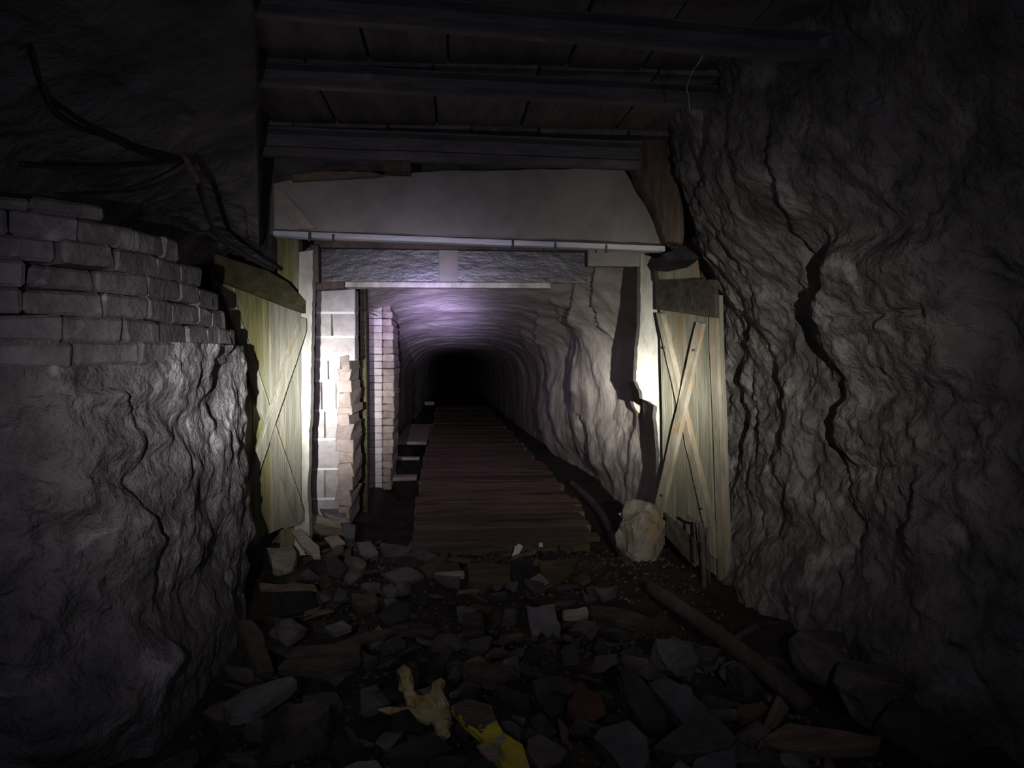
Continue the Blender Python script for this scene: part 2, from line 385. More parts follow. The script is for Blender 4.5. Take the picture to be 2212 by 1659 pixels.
led3 = [([(0, 880, .02), (130, 850, .03), (265, 845, .05), (300, 900, .03), (310, 970, .02), (330, 1030, 0)], 120),
        ([(0, 1060, .01), (180, 1035, .02), (290, 1060, .03), (330, 1150, .03), (325, 1250, .05), (320, 1330, 0)], 150),
        ([(0, 1190, .02), (200, 1165, .03), (300, 1160, .02)], 80),
        ([(320, 1330, 0), (335, 1420, .05), (300, 1520, .04), (310, 1600, 0)], 80)]
u, v = proj(X, Y, Z)
n = n*sstep(-.3, .1, Z)*.6+n*.4
n = n+polyline_step(-u, v, [([(-a, b, c) for a, b, c in l], r) for l, r in led3])*.8
n = n+.10*np.exp(-((u-150)/260)**2-((v-1560)/190)**2)
n = np.where(SS > sc_end+.12, n*.5, n)
X = X+nx[A]*n; Y = Y+ny[A]*n
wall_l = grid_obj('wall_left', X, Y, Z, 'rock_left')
# bricks laid in courses on the rock, following its bulge; each course stops a little shorter at the far end
cs = np.cumsum(np.hypot(np.diff(px_, prepend=px_[0]), np.diff(py_, prepend=py_[0])))
def at_s(q): return Vector((float(np.interp(q, cs, px_)), float(np.interp(q, cs, py_)), 0)), Vector((float(np.interp(q, cs, nx)), float(np.interp(q, cs, ny)), 0))
se = float(cs[np.argmin(np.hypot(px_+1.21, py_-4.38))])
rg = random.Random(4)
zc = 1.46
for ci, (cut, h) in enumerate(zip([.0, .16, .34, .48, .74, 1.02, 1.5], [.092, .09, .092, .088, .09, .088, .05])):
    q = se-cut; k = 0
    while q > 1.3:
        L_ = rg.uniform(.20, .27)*(0.6 if (k == 0 and ci % 2) else 1); out = .02+rg.uniform(-.008, .012)-.006*ci
        a, na = at_s(q); b, nb = at_s(q-L_+.003); mz = Vector((0, 0, 1)); sg = -.035*max(0, (q-(se-1.1)))
        a1 = a+na*out; b1 = b+nb*out; a0 = a-na*.2; b0 = b-nb*.2
        if q-L_ < 1.0: break
        z0 = mz*(zc+.003); z1 = mz*(zc+h-.001)
        hexa('brick', [b0+z0, b1+z0, a1+z0, a0+z0, b0+z1, b1+z1, a1+z1, a0+z1], 'brick', wall_l, .009, rg.random(), .012)
        q -= L_; k += 1
    zc += h

# ---- rock hanging over the left wall
ys = np.arange(-.8, 6.6, .02); ts = np.linspace(0, 1, 130)
T, Yg = np.meshgrid(ts, ys, indexing='xy')
edge = np.clip(-.247*Yg, -1.36, -.40)
zed = np.interp(Yg, [0, 3.2, 4.4, 5.0, 6.6], [2.78, 2.76, 2.62, 2.30, 2.25])
kx = [0, .18, .42, .68, .86, 1]
X = np.zeros_like(T); Z = np.zeros_like(T)
prof = [(-2.2, 1.35), (-2.1, 2.0), (-1.75, 2.36), None, None, None]
for i in range(5):
    def pt(j):
        if prof[j]: return (np.full_like(T, prof[j][0]), np.full_like(T, prof[j][1]))
        if j == 3: return ((edge-1.75)*.5, (zed+2.36)*.5+.04)
        if j == 4: return (edge-.02, zed)
        return (edge+.05, zed+.75)
    a = pt(i); b = pt(i+1); t = np.clip((T-kx[i])/(kx[i+1]-kx[i]), 0, 1); mk = (T >= kx[i]) & (T <= kx[i+1])
    X = np.where(mk, a[0]+(b[0]-a[0])*t, X); Z = np.where(mk, a[1]+(b[1]-a[1])*t, Z)
n = .10*fbm(Yg*1.1, X*1.2, Z, 3, 81)+.030*ridged(Yg*3, X*4, Z*2, 4, 91)
roof_l = grid_obj('ceiling', X+.3*n*(T < .8), Yg, Z-n*.8*(1-.6*sstep(.7, 1, T)), 'rock_roof')

# ---- ceiling over the passage: rock above, lagging planks carried on rails
ys = np.arange(-.8, 6.6, .05); xs = np.linspace(-1.6, 2.2, 70)
Xg, Yg = np.meshgrid(xs, ys, indexing='xy')
roof = grid_obj('ceiling', Xg, Yg, 3.12+.08*fbm(Xg*2, Yg*2, Xg*0, 3, 7)-.75*sstep(5.35, 5.6, Yg)*0, 'rock_roof')
rails = [(1.75, 2.80), (2.32, 2.81), (2.98, 2.82), (3.74, 2.82), (4.74, 2.74)]
bays = [(-.6, 1.75), (1.75, 2.32), (2.32, 2.98), (2.98, 3.74), (3.74, 4.74), (4.74, 5.3)]
for bi, (a, b) in enumerate(bays):
    x = -1.5+rg.uniform(0, .1)
    while x < 1.75:
        wd = rg.uniform(.30, .62); dz = rg.uniform(0, .012)
        zb = 2.915+dz
        hexa('plank', [(x, a-.03, zb), (x+wd-.012, a-.03, zb), (x+wd-.012, b+.02, zb+.02), (x, b+.02, zb+.02),
                       (x, a-.03, zb+.045), (x+wd-.012, a-.03, zb+.045), (x+wd-.012, b+.02, zb+.065), (x, b+.02, zb+.065)],
             'roof_plank', roof, .004, rg.random(), .005)
        x += wd

# ---- tunnel beyond the portal: rock sides and a vaulted roof, running away and slightly down
ys = [6.15]
while ys[-1] < 80: ys.append(ys[-1]+.022*(ys[-1]/6.2)**1.75)
ys = np.array(ys); ts = np.linspace(0, 1, 300)
T, Yg = np.meshgrid(ts, ys, indexing='xy')
xl = np.interp(Yg, [6, 6.6, 11.6, 13, 16, 19, 24, 80], [-1.42, -1.38, -1.32, -1.27, -1.09, -1.04, -.98, -.95])
xr = np.interp(Yg, [6, 7.5, 10, 13, 17, 30, 46], [1.90, 1.84, 1.80, 1.72, 1.62, 1.5, 1.5])
fl = -(Yg-6)*.0125-.15
cr = np.interp(Yg, [6, 6.8, 8.2, 10, 13, 17, 46], [2.62, 2.52, 2.28, 2.14, 1.96, 1.84, 1.90])-(Yg-6)*.0125*.5
ang = math.pi*(1-T); nn = np.interp(Yg, [6, 8, 12, 46], [5, 4, 3.0, 2.8])
c, s = np.cos(ang), np.sin(ang)
# superellipse above z=hs, straight below
hs = 1.0+fl
tt = T
lo = .25
X = np.where(tt < lo, xl, np.where(tt > 1-lo, xr, 0)); 
ta = np.clip((tt-lo)/(1-2*lo), 0, 1)*math.pi
ca, sa = -np.cos(ta), np.sin(ta)
ex = np.sign(ca)*np.abs(ca)**(2/nn); ez = np.abs(sa)**(2/nn)
X = (xl+xr)/2+(xr-xl)/2*np.where(tt < lo, -1, np.where(tt > 1-lo, 1, ex))
Z = np.where(tt < lo, fl+(hs-fl)*tt/lo, np.where(tt > 1-lo, fl+(hs-fl)*(1-tt)/lo, hs+(cr-hs)*ez))
# normal towards the passage (approx.)
ccx = (xl+xr)/2; ccz = 1.05
dx, dz = ccx-X, (ccz-Z)*np.where((tt < lo) | (tt > 1-lo), 0, 1); dl = np.hypot(dx, dz)+1e-6; dx, dz = dx/dl, dz/dl
u, v = proj(X, Yg, Z)
led2 = [([(1185, 600, 0), (1215, 690, .03), (1245, 720, .02), (1262, 800, .05), (1268, 900, .06), (1262, 980, .05), (1268, 1030, 0)], 60),
        ([(1230, 570, 0), (1255, 650, .08), (1275, 740, .06), (1282, 830, .05), (1275, 880, .02), (1300, 920, .02), (1305, 1000, .05), (1300, 1040, 0)], 60),
        ([(1285, 570, .03), (1300, 640, .06), (1320, 700, .04), (1335, 740, 0)], 40),
        ([(1160, 640, 0), (1170, 700, .05), (1190, 760, .04), (1215, 840, .08), (1230, 930, .06), (1235, 980, 0)], 45),
        ([(1120, 700, 0), (1150, 760, .08), (1170, 840, .12), (1185, 900, .14), (1200, 960, .08), (1210, 1000, 0)], 45)]
right = sstep(.5, .6, tt)
dd = 2.1*polyline_step(u, v, led2)*right*sstep(15, 12, Yg)
ro = sstep(15, 8, Yg)
n = .014*fbm(Yg*3, X*4, Z*4, 3, 99)+(.02+.07*ro*right)*fbm(Yg*1.3, X*1.3, Z*.9, 3, 111)+(.003+.010*ro*right)*ridged(Yg*2.2+Z*1.0, X*2, Z*1.1, 3, 131)
n = n+.022*right*ro*fbm(Yg*4, X*5, Z*4.5, 4, 151)
ring = np.where(Yg > 12, .035*np.mod((Yg-12)/2.3, 1), 0)
n = n-ring*.7
X = X+dx*(n+dd); Z = Z+dz*(n+dd)
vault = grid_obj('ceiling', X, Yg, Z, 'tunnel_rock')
concave_spur = [P(x, y, 6.85) for x, y in ((1357, 826), (1366, 823), (1379, 845), (1386, 886), (1380, 893), (1372, 882), (1364, 850))]
# closing rock, far away; the darkness there is put into its colour
yy, zz2 = np.meshgrid(np.linspace(-2, 2.6, 30), np.linspace(-1.6, 2.6, 20), indexing='xy')
grid_obj('wall_back', yy, 79.5+.3*fbm(yy*2, zz2*2, yy*0, 3, 8), zz2, 'far_dark')
# rock above the lintel, closing the portal round the vault
xx, zz2 = np.meshgrid(np.linspace(-2.3, 2.3, 120), np.linspace(2.42, 3.3, 30), indexing='xy')
grid_obj('wall_back', xx, 5.75+.06*fbm(xx*3, zz2*3, xx*0, 4, 18)-.0*xx, zz2, 'rock_roof')

# ================================================================= ROOF RAILS
def rail(Yc, zc, x0, x1, tilt, label, seed):
    hh = 1.30 if Yc > 4.5 else .72
    prof = [(-.045, 0), (-.06, -.008), (-.06, -.018), (-.012, -.030), (-.009, -.085), (-.030, -.095), (-.033, -.125), (-.022, -.135),
            (.022, -.135), (.033, -.125), (.030, -.095), (.009, -.085), (.012, -.030), (.06, -.018), (.06, -.008), (.045, 0)]
    prof = [(a*1.15, b*hh) for a, b in prof]
    V = []; Fc = []; n = 14; k = len(prof); rr = random.Random(seed)
    for i in range(n+1):
        x = x0+(x1-x0)*i/n; dz = tilt*(x-x0)+rr.uniform(-.002, .002)
        for a, b in prof: V.append((x, Yc+a+(x-x0)*.012, zc+.135*hh+b+dz))
    for i in range(n):
        for j in range(k): Fc.append((i*k+j, i*k+(j+1) % k, (i+1)*k+(j+1) % k, (i+1)*k+j))
    Fc.append(tuple(range(k))); Fc.append(tuple(range(n*k, n*k+k))[::-1])
    return tag(link('roof_rail', V, Fc, 'rail_steel'), label, 'rail', 'steel rails carrying the roof planks')
names = ['steel roof rail nearest the viewer, along the top edge of the picture', 'second steel roof rail from the viewer, under the planks',
         'third steel roof rail, the upper one of the three clear dark bars above the portal',
         'fourth steel roof rail, below and behind the third, over the portal', 'last steel roof rail, just above the concrete lintel']
for i, ((yc, zc_), nm) in enumerate(zip(rails, names)):
    rail(yc, zc_, -.247*yc-.15, [1.75, 1.7, 1.62, 1.35, 1.22][i], [-.05, -.045, -.040, -.018, -.012][i], nm, i)

# wooden packing block over the lintel
a = P(830, 325, 4.85); b = P(888, 372, 4.85)
tag(box('packing_block', a.x, b.x, 4.80, 4.96, b.z, a.z, 'brown_wood', None, .006, 3, .006), 'small wooden packing block wedged between last roof rail and concrete lintel', 'wood block')
a = P(632, 378, 4.9)
tag(rough_prism('splintered_batten', [P(630, 378, 4.9), P(630, 390, 4.9), P(800, 381, 4.9), P(830, 378, 4.9), P(800, 371, 4.9), P(700, 369, 4.9)], (0, -1, 0), .06, 'wood_scrap', None, 4, .003, .004),
    'splintered thin batten lying along the left top of the concrete lintel', 'wood')

# ================================================================= LINTEL
lf = 4.98
pts = [P(590, 400, lf), P(700, 372, lf), P(960, 362, lf), P(1348, 362, lf), P(1395, 430, lf), P(1436, 526, lf), P(1100, 514, lf), P(800, 503, lf), P(592, 497, lf)]
# lifted outline: left end is cut back at a slant
lint = rough_prism('concrete_lintel', [P(588, 396, lf), P(640, 385, lf), P(700, 380, lf), P(830, 376, lf), P(960, 366, lf), P(1348, 362, lf), P(1395, 440, lf), P(1438, 527, lf), P(1100, 515, lf), P(800, 504, lf), P(590, 495, lf)],
                   (0, -1, .0), .42, 'concrete', None, 5, .006, .012, .09)
tag(lint, 'big pale grey concrete lintel slab across the top of the portal', 'lintel')
o = rough_prism('cut_wedge', [P(592, 405, 4.955), P(612, 410, 4.955), P(682, 494, 4.955), P(640, 496, 4.955), P(592, 425, 4.955)], (0, -1, 0), .03, 'block_warm', lint, 9, .003, .004)
# steel strip along the bottom of the lintel, with bolts
st = thing('steel_strip', P(1013, 515, 4.93), 'thin bluish steel strip bolted along the bottom edge of the concrete lintel', 'steel strip')
def line_pt(px): return 499+(px-590)*(532-499)/(1437-590)
for x0, x1 in ((590, 668), (672, 1106), (1110, 1437)):
    c8 = []
    for (px, dz) in ((x0, -.010), (x1, -.010)):
        pass
    A0 = P(x0, line_pt(x0)+10, 4.94); A1 = P(x1, line_pt(x1)+11, 4.94); B0 = P(x0, line_pt(x0)-1, 4.94); B1 = P(x1, line_pt(x1)-1, 4.94)
    o = hexa('strip_length', [A0, A1, A1+Vector((0, .09, 0)), A0+Vector((0, .09, 0)), B0, B1, B1+Vector((0, .09, 0)), B0+Vector((0, .09, 0))], 'steel_pale', st, .0015, x0, .003)
for px in (668, 720, 1108, 1200, 1310):
    p = P(px, line_pt(px)+8, 4.925)
    tube('bolt', [p+Vector((0, .0, .02)), p+Vector((0, 0, -.035))], .007, 'rust', st, 8)

# steel beam hanging behind the lintel
bY = 5.72
sb = thing('steel_beam', P(980, 620, bY), 'dark steel beam with a pale bottom flange spanning the portal behind the lintel', 'beam')
A = [P(690, 528, bY), P(1268, 536, bY), P(1268, 606, bY), P(690, 612, bY)]
for q, (x0, x1) in enumerate(((688, 950), (988, 1268))):
    a0, a1 = P(x0, 524, bY+.05), P(x1, 530, bY+.05); b0, b1 = P(x0, 612, bY+.05), P(x1, 612, bY+.05)
    dy = Vector((0, .02, 0)); hexa('web', [b0, b1, b1+dy, b0+dy, a0, a1, a1+dy, a0+dy], 'steel_dark', sb, .001, q, .002)
a = P(948, 528, bY+.03); b = P(990, 612, bY+.03)
box('stiffener', a.x, b.x, bY+.03, bY+.09, b.z, a.z, 'concrete', sb, .001, 2, .003)['label'] = 'pale upright plate in the middle of the dark beam'
fl0 = [P(752, 608, bY-.04), P(1180, 612, bY-.04)]
hexa('flange', [P(745, 620, bY-.04), P(1190, 622, bY-.04), P(1190, 622, bY-.04)+Vector((0, .16, 0)), P(745, 620, bY-.04)+Vector((0, .16, 0)),
                P(745, 609, bY-.04), P(1190, 611, bY-.04), P(1190, 611, bY-.04)+Vector((0, .16, 0)), P(745, 609, bY-.04)+Vector((0, .16, 0))], 'white_post', sb, .002, 3, .003)
hexa('end_flange', [P(678, 626, bY-.03), P(744, 622, bY-.03), P(744, 622, bY-.03)+Vector((0, .15, 0)), P(678, 626, bY-.03)+Vector((0, .15, 0)),
                P(678, 610, bY-.03), P(744, 609, bY-.03), P(744, 609, bY-.03)+Vector((0, .15, 0)), P(678, 610, bY-.03)+Vector((0, .15, 0))], 'brown_wood', sb, .002, 3, .003)
hexa('top_flange', [P(678, 534, bY-.03), P(1385, 544, bY-.03), P(1385, 544, bY-.03)+Vector((0, .15, 0)), P(678, 534, bY-.03)+Vector((0, .15, 0)),
                P(678, 520, bY-.03), P(1385, 530, bY-.03), P(1385, 530, bY-.03)+Vector((0, .15, 0)), P(678, 520, bY-.03)+Vector((0, .15, 0))], 'rust', sb, .002, 3, .003)
# short header right of it
a = P(1270, 538, 5.6); b = P(1392, 576, 5.6)
tag(box('header_board', a.x, b.x, 5.58, 5.68, b.z, a.z, 'concrete', None, .004, 8, .005), 'short grey header board between the dark beam and the right post', 'board')

# ================================================================= POSTS
yp = 5.55
pts = [P(1384, 548, yp), P(1424, 560, yp), P(1427, 700, yp), P(1430, 880, yp), P(1434, 1000, yp), P(1438, 1108, yp), P(1428, 1108, yp), P(1424, 1050, yp), P(1425, 985, yp), P(1420, 930, yp), P(1417, 905, yp),
       P(1419, 878, yp), P(1404, 868, yp), P(1388, 862, yp), P(1386, 845, yp), P(1374, 822, yp), P(1377, 760, yp), P(1383, 700, yp)]
def concave_prism(name, pts, th, m, parent=None, seed=0, rag=.003, seg=.03):
    rg2 = random.Random(seed); out = []
    for i in range(len(pts)):
        a, b = Vector(pts[i]), Vector(pts[(i+1) % len(pts)]); n = max(1, int((b-a).length/seg))
        for k in range(n):
            p = a.lerp(b, k/n)
            if k: p = p+Vector((rg2.uniform(-rag, rag), 0, rg2.uniform(-rag, rag)))
            out.append(p)
    bm = bmesh.new(); f = bm.faces.new([bm.verts.new(p) for p in out])
    r = bmesh.ops.extrude_face_region(bm, geom=[f])
    bmesh.ops.translate(bm, verts=[g for g in r['geom'] if isinstance(g, bmesh.types.BMVert)], vec=(0, th, 0))
    bmesh.ops.recalc_face_normals(bm, faces=bm.faces)
    bmesh.ops.triangulate(bm, faces=[f for f in bm.faces if len(f.verts) > 4])
    bm.verts.index_update(); V = [v.co.copy() for v in bm.verts]; Fc = [[v.index for v in f.verts] for f in bm.faces]; bm.free()
    return link(name, V, Fc, m, parent)
concave_prism('rock_spur', concave_spur, .12, 'tunnel_rock', vault, 5)
rpost = concave_prism('portal_post', pts, .10, 'white_post', None, 3)
tag(rpost, 'whitewashed right portal post, broken off jagged halfway down', 'post')
# left whitewashed post
pts = [P(646, 545, 5.5), P(676, 540, 5.5), P(675, 620, 5.5), P(672, 780, 5.5), P(671, 900, 5.5), P(667, 930, 5.5), P(668, 1000, 5.5), P(664, 1060, 5.5), P(668, 1120, 5.5), P(668, 1230, 5.5), P(636, 1230, 5.5), P(640, 900, 5.5)]
tag(concave_prism('portal_post', pts, .12, 'white_post', None, 6), 'whitewashed narrow left portal post beside the block pier', 'post')
a = P(594, 512, 5.62); b = P(650, 1200, 5.62)
tag(box('portal_post', a.x, b.x, 5.66, 5.82, -.02, a.z, 'gate_wood_green', None, .004, 3, .008), 'greenish square timber post behind the top of the left gate leaf', 'post')
a = P(672, 530, 5.6); b = P(690, 612, 5.6)
tag(box('hanger_block', a.x, b.x, 5.56, 5.66, b.z+.0, a.z, 'rust', None, .002, 5, .004), 'small dark iron hanger at the left end of the dark beam', 'iron hanger')

# ================================================================= GATE LEAVES
def leaf(name, label, TL, TR, BL, BR, nplank, pm, group, topm, extra=None):
    """TL.. corners in space; u runs 0..1 from TL to TR, v down"""
    TL, TR, BL, BR = map(Vector, (TL, TR, BL, BR))
    def B(u, v): return (TL*(1-u)+TR*u)*(1-v)+(BL*(1-u)+BR*u)*v
    nrm = (TR-TL).cross(BL-TL).normalized()
    if nrm.y > 0: nrm = -nrm
    root = thing(name, (BL+BR)/2, label, 'gate', group)
    def piece(nm, uv, off, th, m, seed=0, rag=.002):
        return rough_prism(nm, [B(u, v)+nrm*off for u, v in uv], nrm, th, m, root, seed, rag, .004, .12)
    return root, B, nrm, piece
# right leaf
root, B, nrm, piece = leaf('gate_leaf', 'right grey timber gate leaf with an X brace, standing open beside the broken post',
    P(1424, 602, 5.36), P(1556, 625, 4.76), P(1434, 1150, 5.36), P(1578, 1282, 4.76), 5, None, 'open timber gate leaves', None)
us = [0, .20, .42, .60, .80, .985]
for i in range(5): piece('plank', [(us[i]+.004, .02), (us[i+1]-.004, .02), (us[i+1]-.004, .995-.01*(i % 2)), (us[i]+.004, .995)], 0, .03, 'gate_wood_grey', i)
piece('stile', [(.86, .03), (.965, .03), (.985, 1.0), (.88, 1.0)], .028, .026, 'brace_wood', 9)
piece('top_rail', [(-.02, .0), (.97, -.03), (.97, .095), (-.02, .12)], .030, .028, 'dark_wood', 10)
piece('brace', [(.02, .13), (.11, .13), (.86, .83), (.86, .91), (.80, .91)], .045, .042, 'brace_wood', 11)
piece('brace', [(.75, .12), (.85, .12), (.09, .92), (0, .92), (0, .88)], .075, .030, 'brace_wood', 12)
def nails(par, B, nrm, uvs, off):
    for u_, v_ in uvs:
        p = B(u_, v_)+nrm*off
        tube('nail', [p, p+nrm*.006, p+nrm*.012], .009, 'rust', par, 6)
b_ = [o for o in root.children if o.name.startswith('brace')]
for k, o in enumerate(b_): nails(o, B, nrm, [(.10+.68*t, .19+.64*t) for t in (.1, .5, .9)] if 'brace' == o.name or k == 0 else [(.78-.70*t, .16+.72*t) for t in (.08, .92)], .05 if k == 0 else .08)
# left leaf
root, B, nrm, piece = leaf('gate_leaf', 'left green-stained timber gate leaf with an X brace, half hidden by rock wall',
    P(462, 560, 4.88), P(650, 622, 5.46), P(470, 1190, 4.88), P(652, 1135, 5.46), 5, None, 'open timber gate leaves', None)
us = [0, .22, .40, .60, .79, 1]
for i in range(5): piece('plank', [(us[i]+.004, .03), (us[i+1]-.004, .03), (us[i+1]-.004, .995-.01*(i % 2)), (us[i]+.004, .995)], 0, .03, 'gate_wood_green' if i < 3 else 'gate_wood_grey', 20+i)
piece('top_rail', [(0, -.015), (.55, -.02), (.80, .0), (1.02, .055), (1.02, .105), (.80, .10), (0, .07)], .034, .032, 'board_green', 30)
piece('brace', [(.02, .09), (.14, .09), (.98, .93), (.98, .98), (.90, .98)], .038, .035, 'gate_wood_grey', 31)
piece('brace', [(.90, .13), (.985, .13), (.985, .18), (.14, .97), (.06, .97)], .068, .030, 'gate_wood_grey', 32)

# timbers over the right leaf
tag(rough_prism('weathered_board', [P(1420, 556, 5.2), P(1508, 556, 5.0), P(1514, 600, 5.0), P(1424, 604, 5.2)], (0, -1, 0), .10, 'gate_wood_grey', None, 7, .004), 'short weathered board above the right gate leaf, under the leaning timber', 'board')
tag(rough_prism('rotten_timber', [P(1342, 300, 4.82), P(1358, 268, 4.82), P(1440, 285, 4.82), P(1466, 380, 4.82), P(1478, 470, 4.82), P(1476, 528, 4.82), P(1440, 522, 4.82), P(1410, 440, 4.82), P(1372, 370, 4.82)], (0, -1, 0), .13, 'brown_wood', None, 8, .010, .012, .05),
    'leaning rotten reddish-brown timber at the right end of the concrete lintel', 'timber')
tag(rough_prism('shade_wedge', [P(1432, 548, 4.9), P(1478, 528, 4.9), P(1512, 556, 4.9), P(1500, 562, 4.9), P(1440, 560, 4.9)], (0, -1, .2), .25, 'near_black', None, 8, .004, .006, .05), 'black wedge standing for the triangle of shade above the right gate leaf', 'stone')  # added slab, its black colour paints a patch of shade

# ================================================================= MASONRY PIERS
pier = thing('block_pier', P(716, 1100, 6.3), 'brightly lit pale concrete block pier behind the left post', 'pier')
cy_ = [622, 676, 728, 776, 822, 886, 948, 1012, 1076, 1150]
rg = random.Random(12)
for i in range(len(cy_)-1):
    r = 768 if i < 3 else 735
    a = P(666, cy_[i], 6.3); b = P(r, cy_[i+1], 6.3)
    xm = a.x+(b.x-a.x)*rg.choice([.35, .5, .62])
    parts = [(a.x, b.x)] if i % 2 == 0 else [(a.x, xm-.004), (xm+.004, b.x)]
    if i == 4: parts = [(a.x, a.x+.10), (a.x+.112, b.x-.035), (b.x-.03, b.x)]
    for (x0, x1) in parts:
        box('block', x0, x1, 6.3+rg.uniform(-.006, .006), 6.52, b.z+.005, a.z-.005, 'block', pier, .004, rg.random(), .007)
    # mortar bed
    box('mortar_bed', a.x+.01, b.x-.006, 6.288, 6.5, b.z-.011, b.z+.009, 'mortar', pier, .001, i, 0)
# rough rubble facing of the same pier
pier2 = thing('rubble_pier', P(745, 1100, 6.4), 'rough warm-grey stacked stone column against the right side of the block pier', 'pier')
y = 770
while y < 1130:
    h = rg.uniform(15, 30); x0 = 735+rg.uniform(-2, 2)-7*min(1, (y-770)/60)
    x1 = 781-6*abs((y-930)/180)**2+rg.uniform(-3, 3)
    a = P(x0, y, 6.26); b = P(x1, y+h, 6.9); b.z = P(x1, y+h, 6.26).z
    box('stone', a.x, b.x, 6.26+rg.uniform(-.025, .02), 6.9, b.z-.004, a.z+.004, 'block_warm', pier2, .016, rg.random(), .005)
    y += h
# second pier, thin bricks
pier3 = thing('brick_pier', P(822, 1030, 9.0), 'pale narrow brick pier further down the left side of the tunnel', 'pier')
y = 610
while y < 1045:
    h = 15.5
    a = P(792+rg.uniform(-3, 3), y, 9.0); b = P(826, y+h, 9.0)
    box('brick', a.x, b.x-.004, 9.0+rg.uniform(-.006, .006), 9.5, b.z+.002, a.z-.002, 'brick_pale', pier3, .003, rg.random(), .007)
    a2 = P(826, y, 9.0); q = P(848+8*math.sin((y-610)/435*math.pi)+rg.uniform(-1.5, 1.5), y+h, 9.35)
    box('brick', a2.x, q.x, 9.03+rg.uniform(-.02, .02), 9.9, b.z+.001, a.z-.001, 'block_warm', pier3, .008, rg.random(), .010)
    y += h
# dark green timber between the piers
a = P(762, 612, 7.5); b = P(794, 1090, 7.5)
tag(box('timber_prop', a.x, b.x, 7.5, 7.62, fz(a.x, 7.5)-.02, a.z, 'board_green', None, .004, 9, .006), 'dark greenish upright timber prop standing between the block pier and the brick pier', 'prop')
tube_w = tag(tube('bent_nail', [P(770, 668, 7.46), P(800, 676, 7.40), P(815, 682, 7.34)], .006, 'rust', None, 6), 'thin iron spike sticking out of the timber prop between the piers', 'nail')

# ================================================================= WALKWAY
walk = thing('plank_walkway', (.4, 6, 0), 'mud-covered timber plank walkway running down the middle of the tunnel', 'walkway')
y = 5.70; rg = random.Random(22); i = 0
while y < 26:
    wd = rg.uniform(.17, .25); f0 = float(np.interp(y, [5.7, 7.5, 12, 26], [-.32, -.36, -.42, -.48])); f1 = float(np.interp(y, [5.7, 7, 10, 14, 26], [1.14, 1.28, 1.30, 1.25, 1.2]))
    x0 = f0+rg.uniform(-.03, .03); x1 = f1+rg.uniform(-.06, .05)
    z = -(y-6)*.0125*(y > 6)+rg.uniform(-.003, .005)
    V = []; n = 9 if y < 12 else 2
    zz_ = [rg.uniform(-.003, .003) for _ in range(n+1)]
    Fc = []
    for k in range(n+1):
        x = x0+(x1-x0)*k/n; e = [rg.uniform(-.006, .006) if 0 < k < n else 0 for _ in range(2)]
        V += [(x, y+e[0], z-.05), (x, y+.012+e[0], z+.012+zz_[k]), (x, y+wd-.014+e[1], z+.012+zz_[k]), (x, y+wd-.004+e[1], z-.05)]
    for k in range(n):
        q = k*4
        for j in range(4): Fc.append((q+j, q+4+j, q+4+(j+1) % 4, q+(j+1) % 4))
    Fc += [(0, 1, 2, 3), (n*4+3, n*4+2, n*4+1, n*4)]
    link('plank', V, Fc, 'mud_plank_ochre' if (y < 6.9 and rg.random() < .8) else 'mud_plank', walk)
    y += wd+rg.uniform(-.004, .006); i += 1

# boards over the ditch, left of the walkway: pale front ends catch the light
dit = [([(856, 958), (922, 960), (938, 872), (888, 874)], .05, 'mud_plank', 'wide mud-brown cover board over the ditch left of the walkway'),
       ([(812, 1040), (896, 1036), (905, 1058), (900, 1030), (840, 1022), (806, 1030)], .0, None, None)]
def cover(px0, px1, py0, py1, ztop, th, depth, label):
    a = PZ(px0, py0, ztop); b = PZ(px1, py1, ztop)
    y0 = a.y; A2 = P(px0, py0, y0); B2 = P(px1, py1, y0)
    o = hexa('ditch_board', [A2-Vector((0, 0, th)), B2-Vector((0, 0, th)), B2+Vector((0, depth, -th)), A2+Vector((0, depth, -th)), A2, B2, B2+Vector((0, depth, 0)), A2+Vector((0, depth, 0))], 'ditch_board', None, .004, px0, .004)
    return tag(o, label, 'board', 'boards across the ditch left of the walkway')
cover(816, 900, 1032, 1030, -.02, .05, .22, 'nearest pale board laid across the ditch left of the walkway')
cover(852, 906, 988, 988, -.05, .045, .10, 'second narrow board across the ditch, over the dark hole')
cover(854, 922, 954, 954, -.06, .06, 3.6, 'long wide board covering the ditch, its pale end towards the viewer')
cover(866, 892, 898, 898, -.10, .05, .3, 'small pale block lying on the ditch cover beside the wall')
cover(890, 938, 868, 868, -.18, .12, .5, 'furthest pale board across the ditch, where the walkway darkens')

# ================================================================= PIPES, BOULDER, IRON
tag(tube('iron_pipe', [PZ(1236, 1045, .06), PZ(1272, 1078, .05), PZ(1304, 1118, .05), PZ(1330, 1170, .05), PZ(1364, 1232, .02)], .036, 'rust', None, 12, .04, 2), 'rusty pipe lying along the right edge of the plank walkway', 'pipe')
tag(tube('iron_pipe', [PZ(1405, 1268, .10), PZ(1480, 1320, .11), PZ(1570, 1385, .12), PZ(1660, 1455, .13), PZ(1738, 1520, .12)], .042, 'rust', None, 12, .04, 3), 'longer rusty pipe slanting over the dirt below the right gate leaf', 'pipe')
tag(tube('iron_pipe', [PZ(1590, 1378, .05), PZ(1638, 1352, .06)], .018, 'rust', None, 8, .05, 3), 'short thin iron bar stuck out beside the longer pipe', 'pipe')
bl = PZ(1395, 1225, .0)
rock('boulder', (bl.x, bl.y+.12, -.03), (.38, .34, .50), 'stone_pale', 40, (0, 0, .4), 'cream and ochre crusted boulder at the foot of the broken right post', 'boulder', n=60, sub=True)
p = PZ(1362, 1160, .16)
rock('stone', (p.x, 5.55, .06), (.17, .16, .26), 'stone_dark', 41, (.1, .2, .3), 'dark stone with a white frosted top, left of the cream boulder', 'stone', n=40, sub=True)
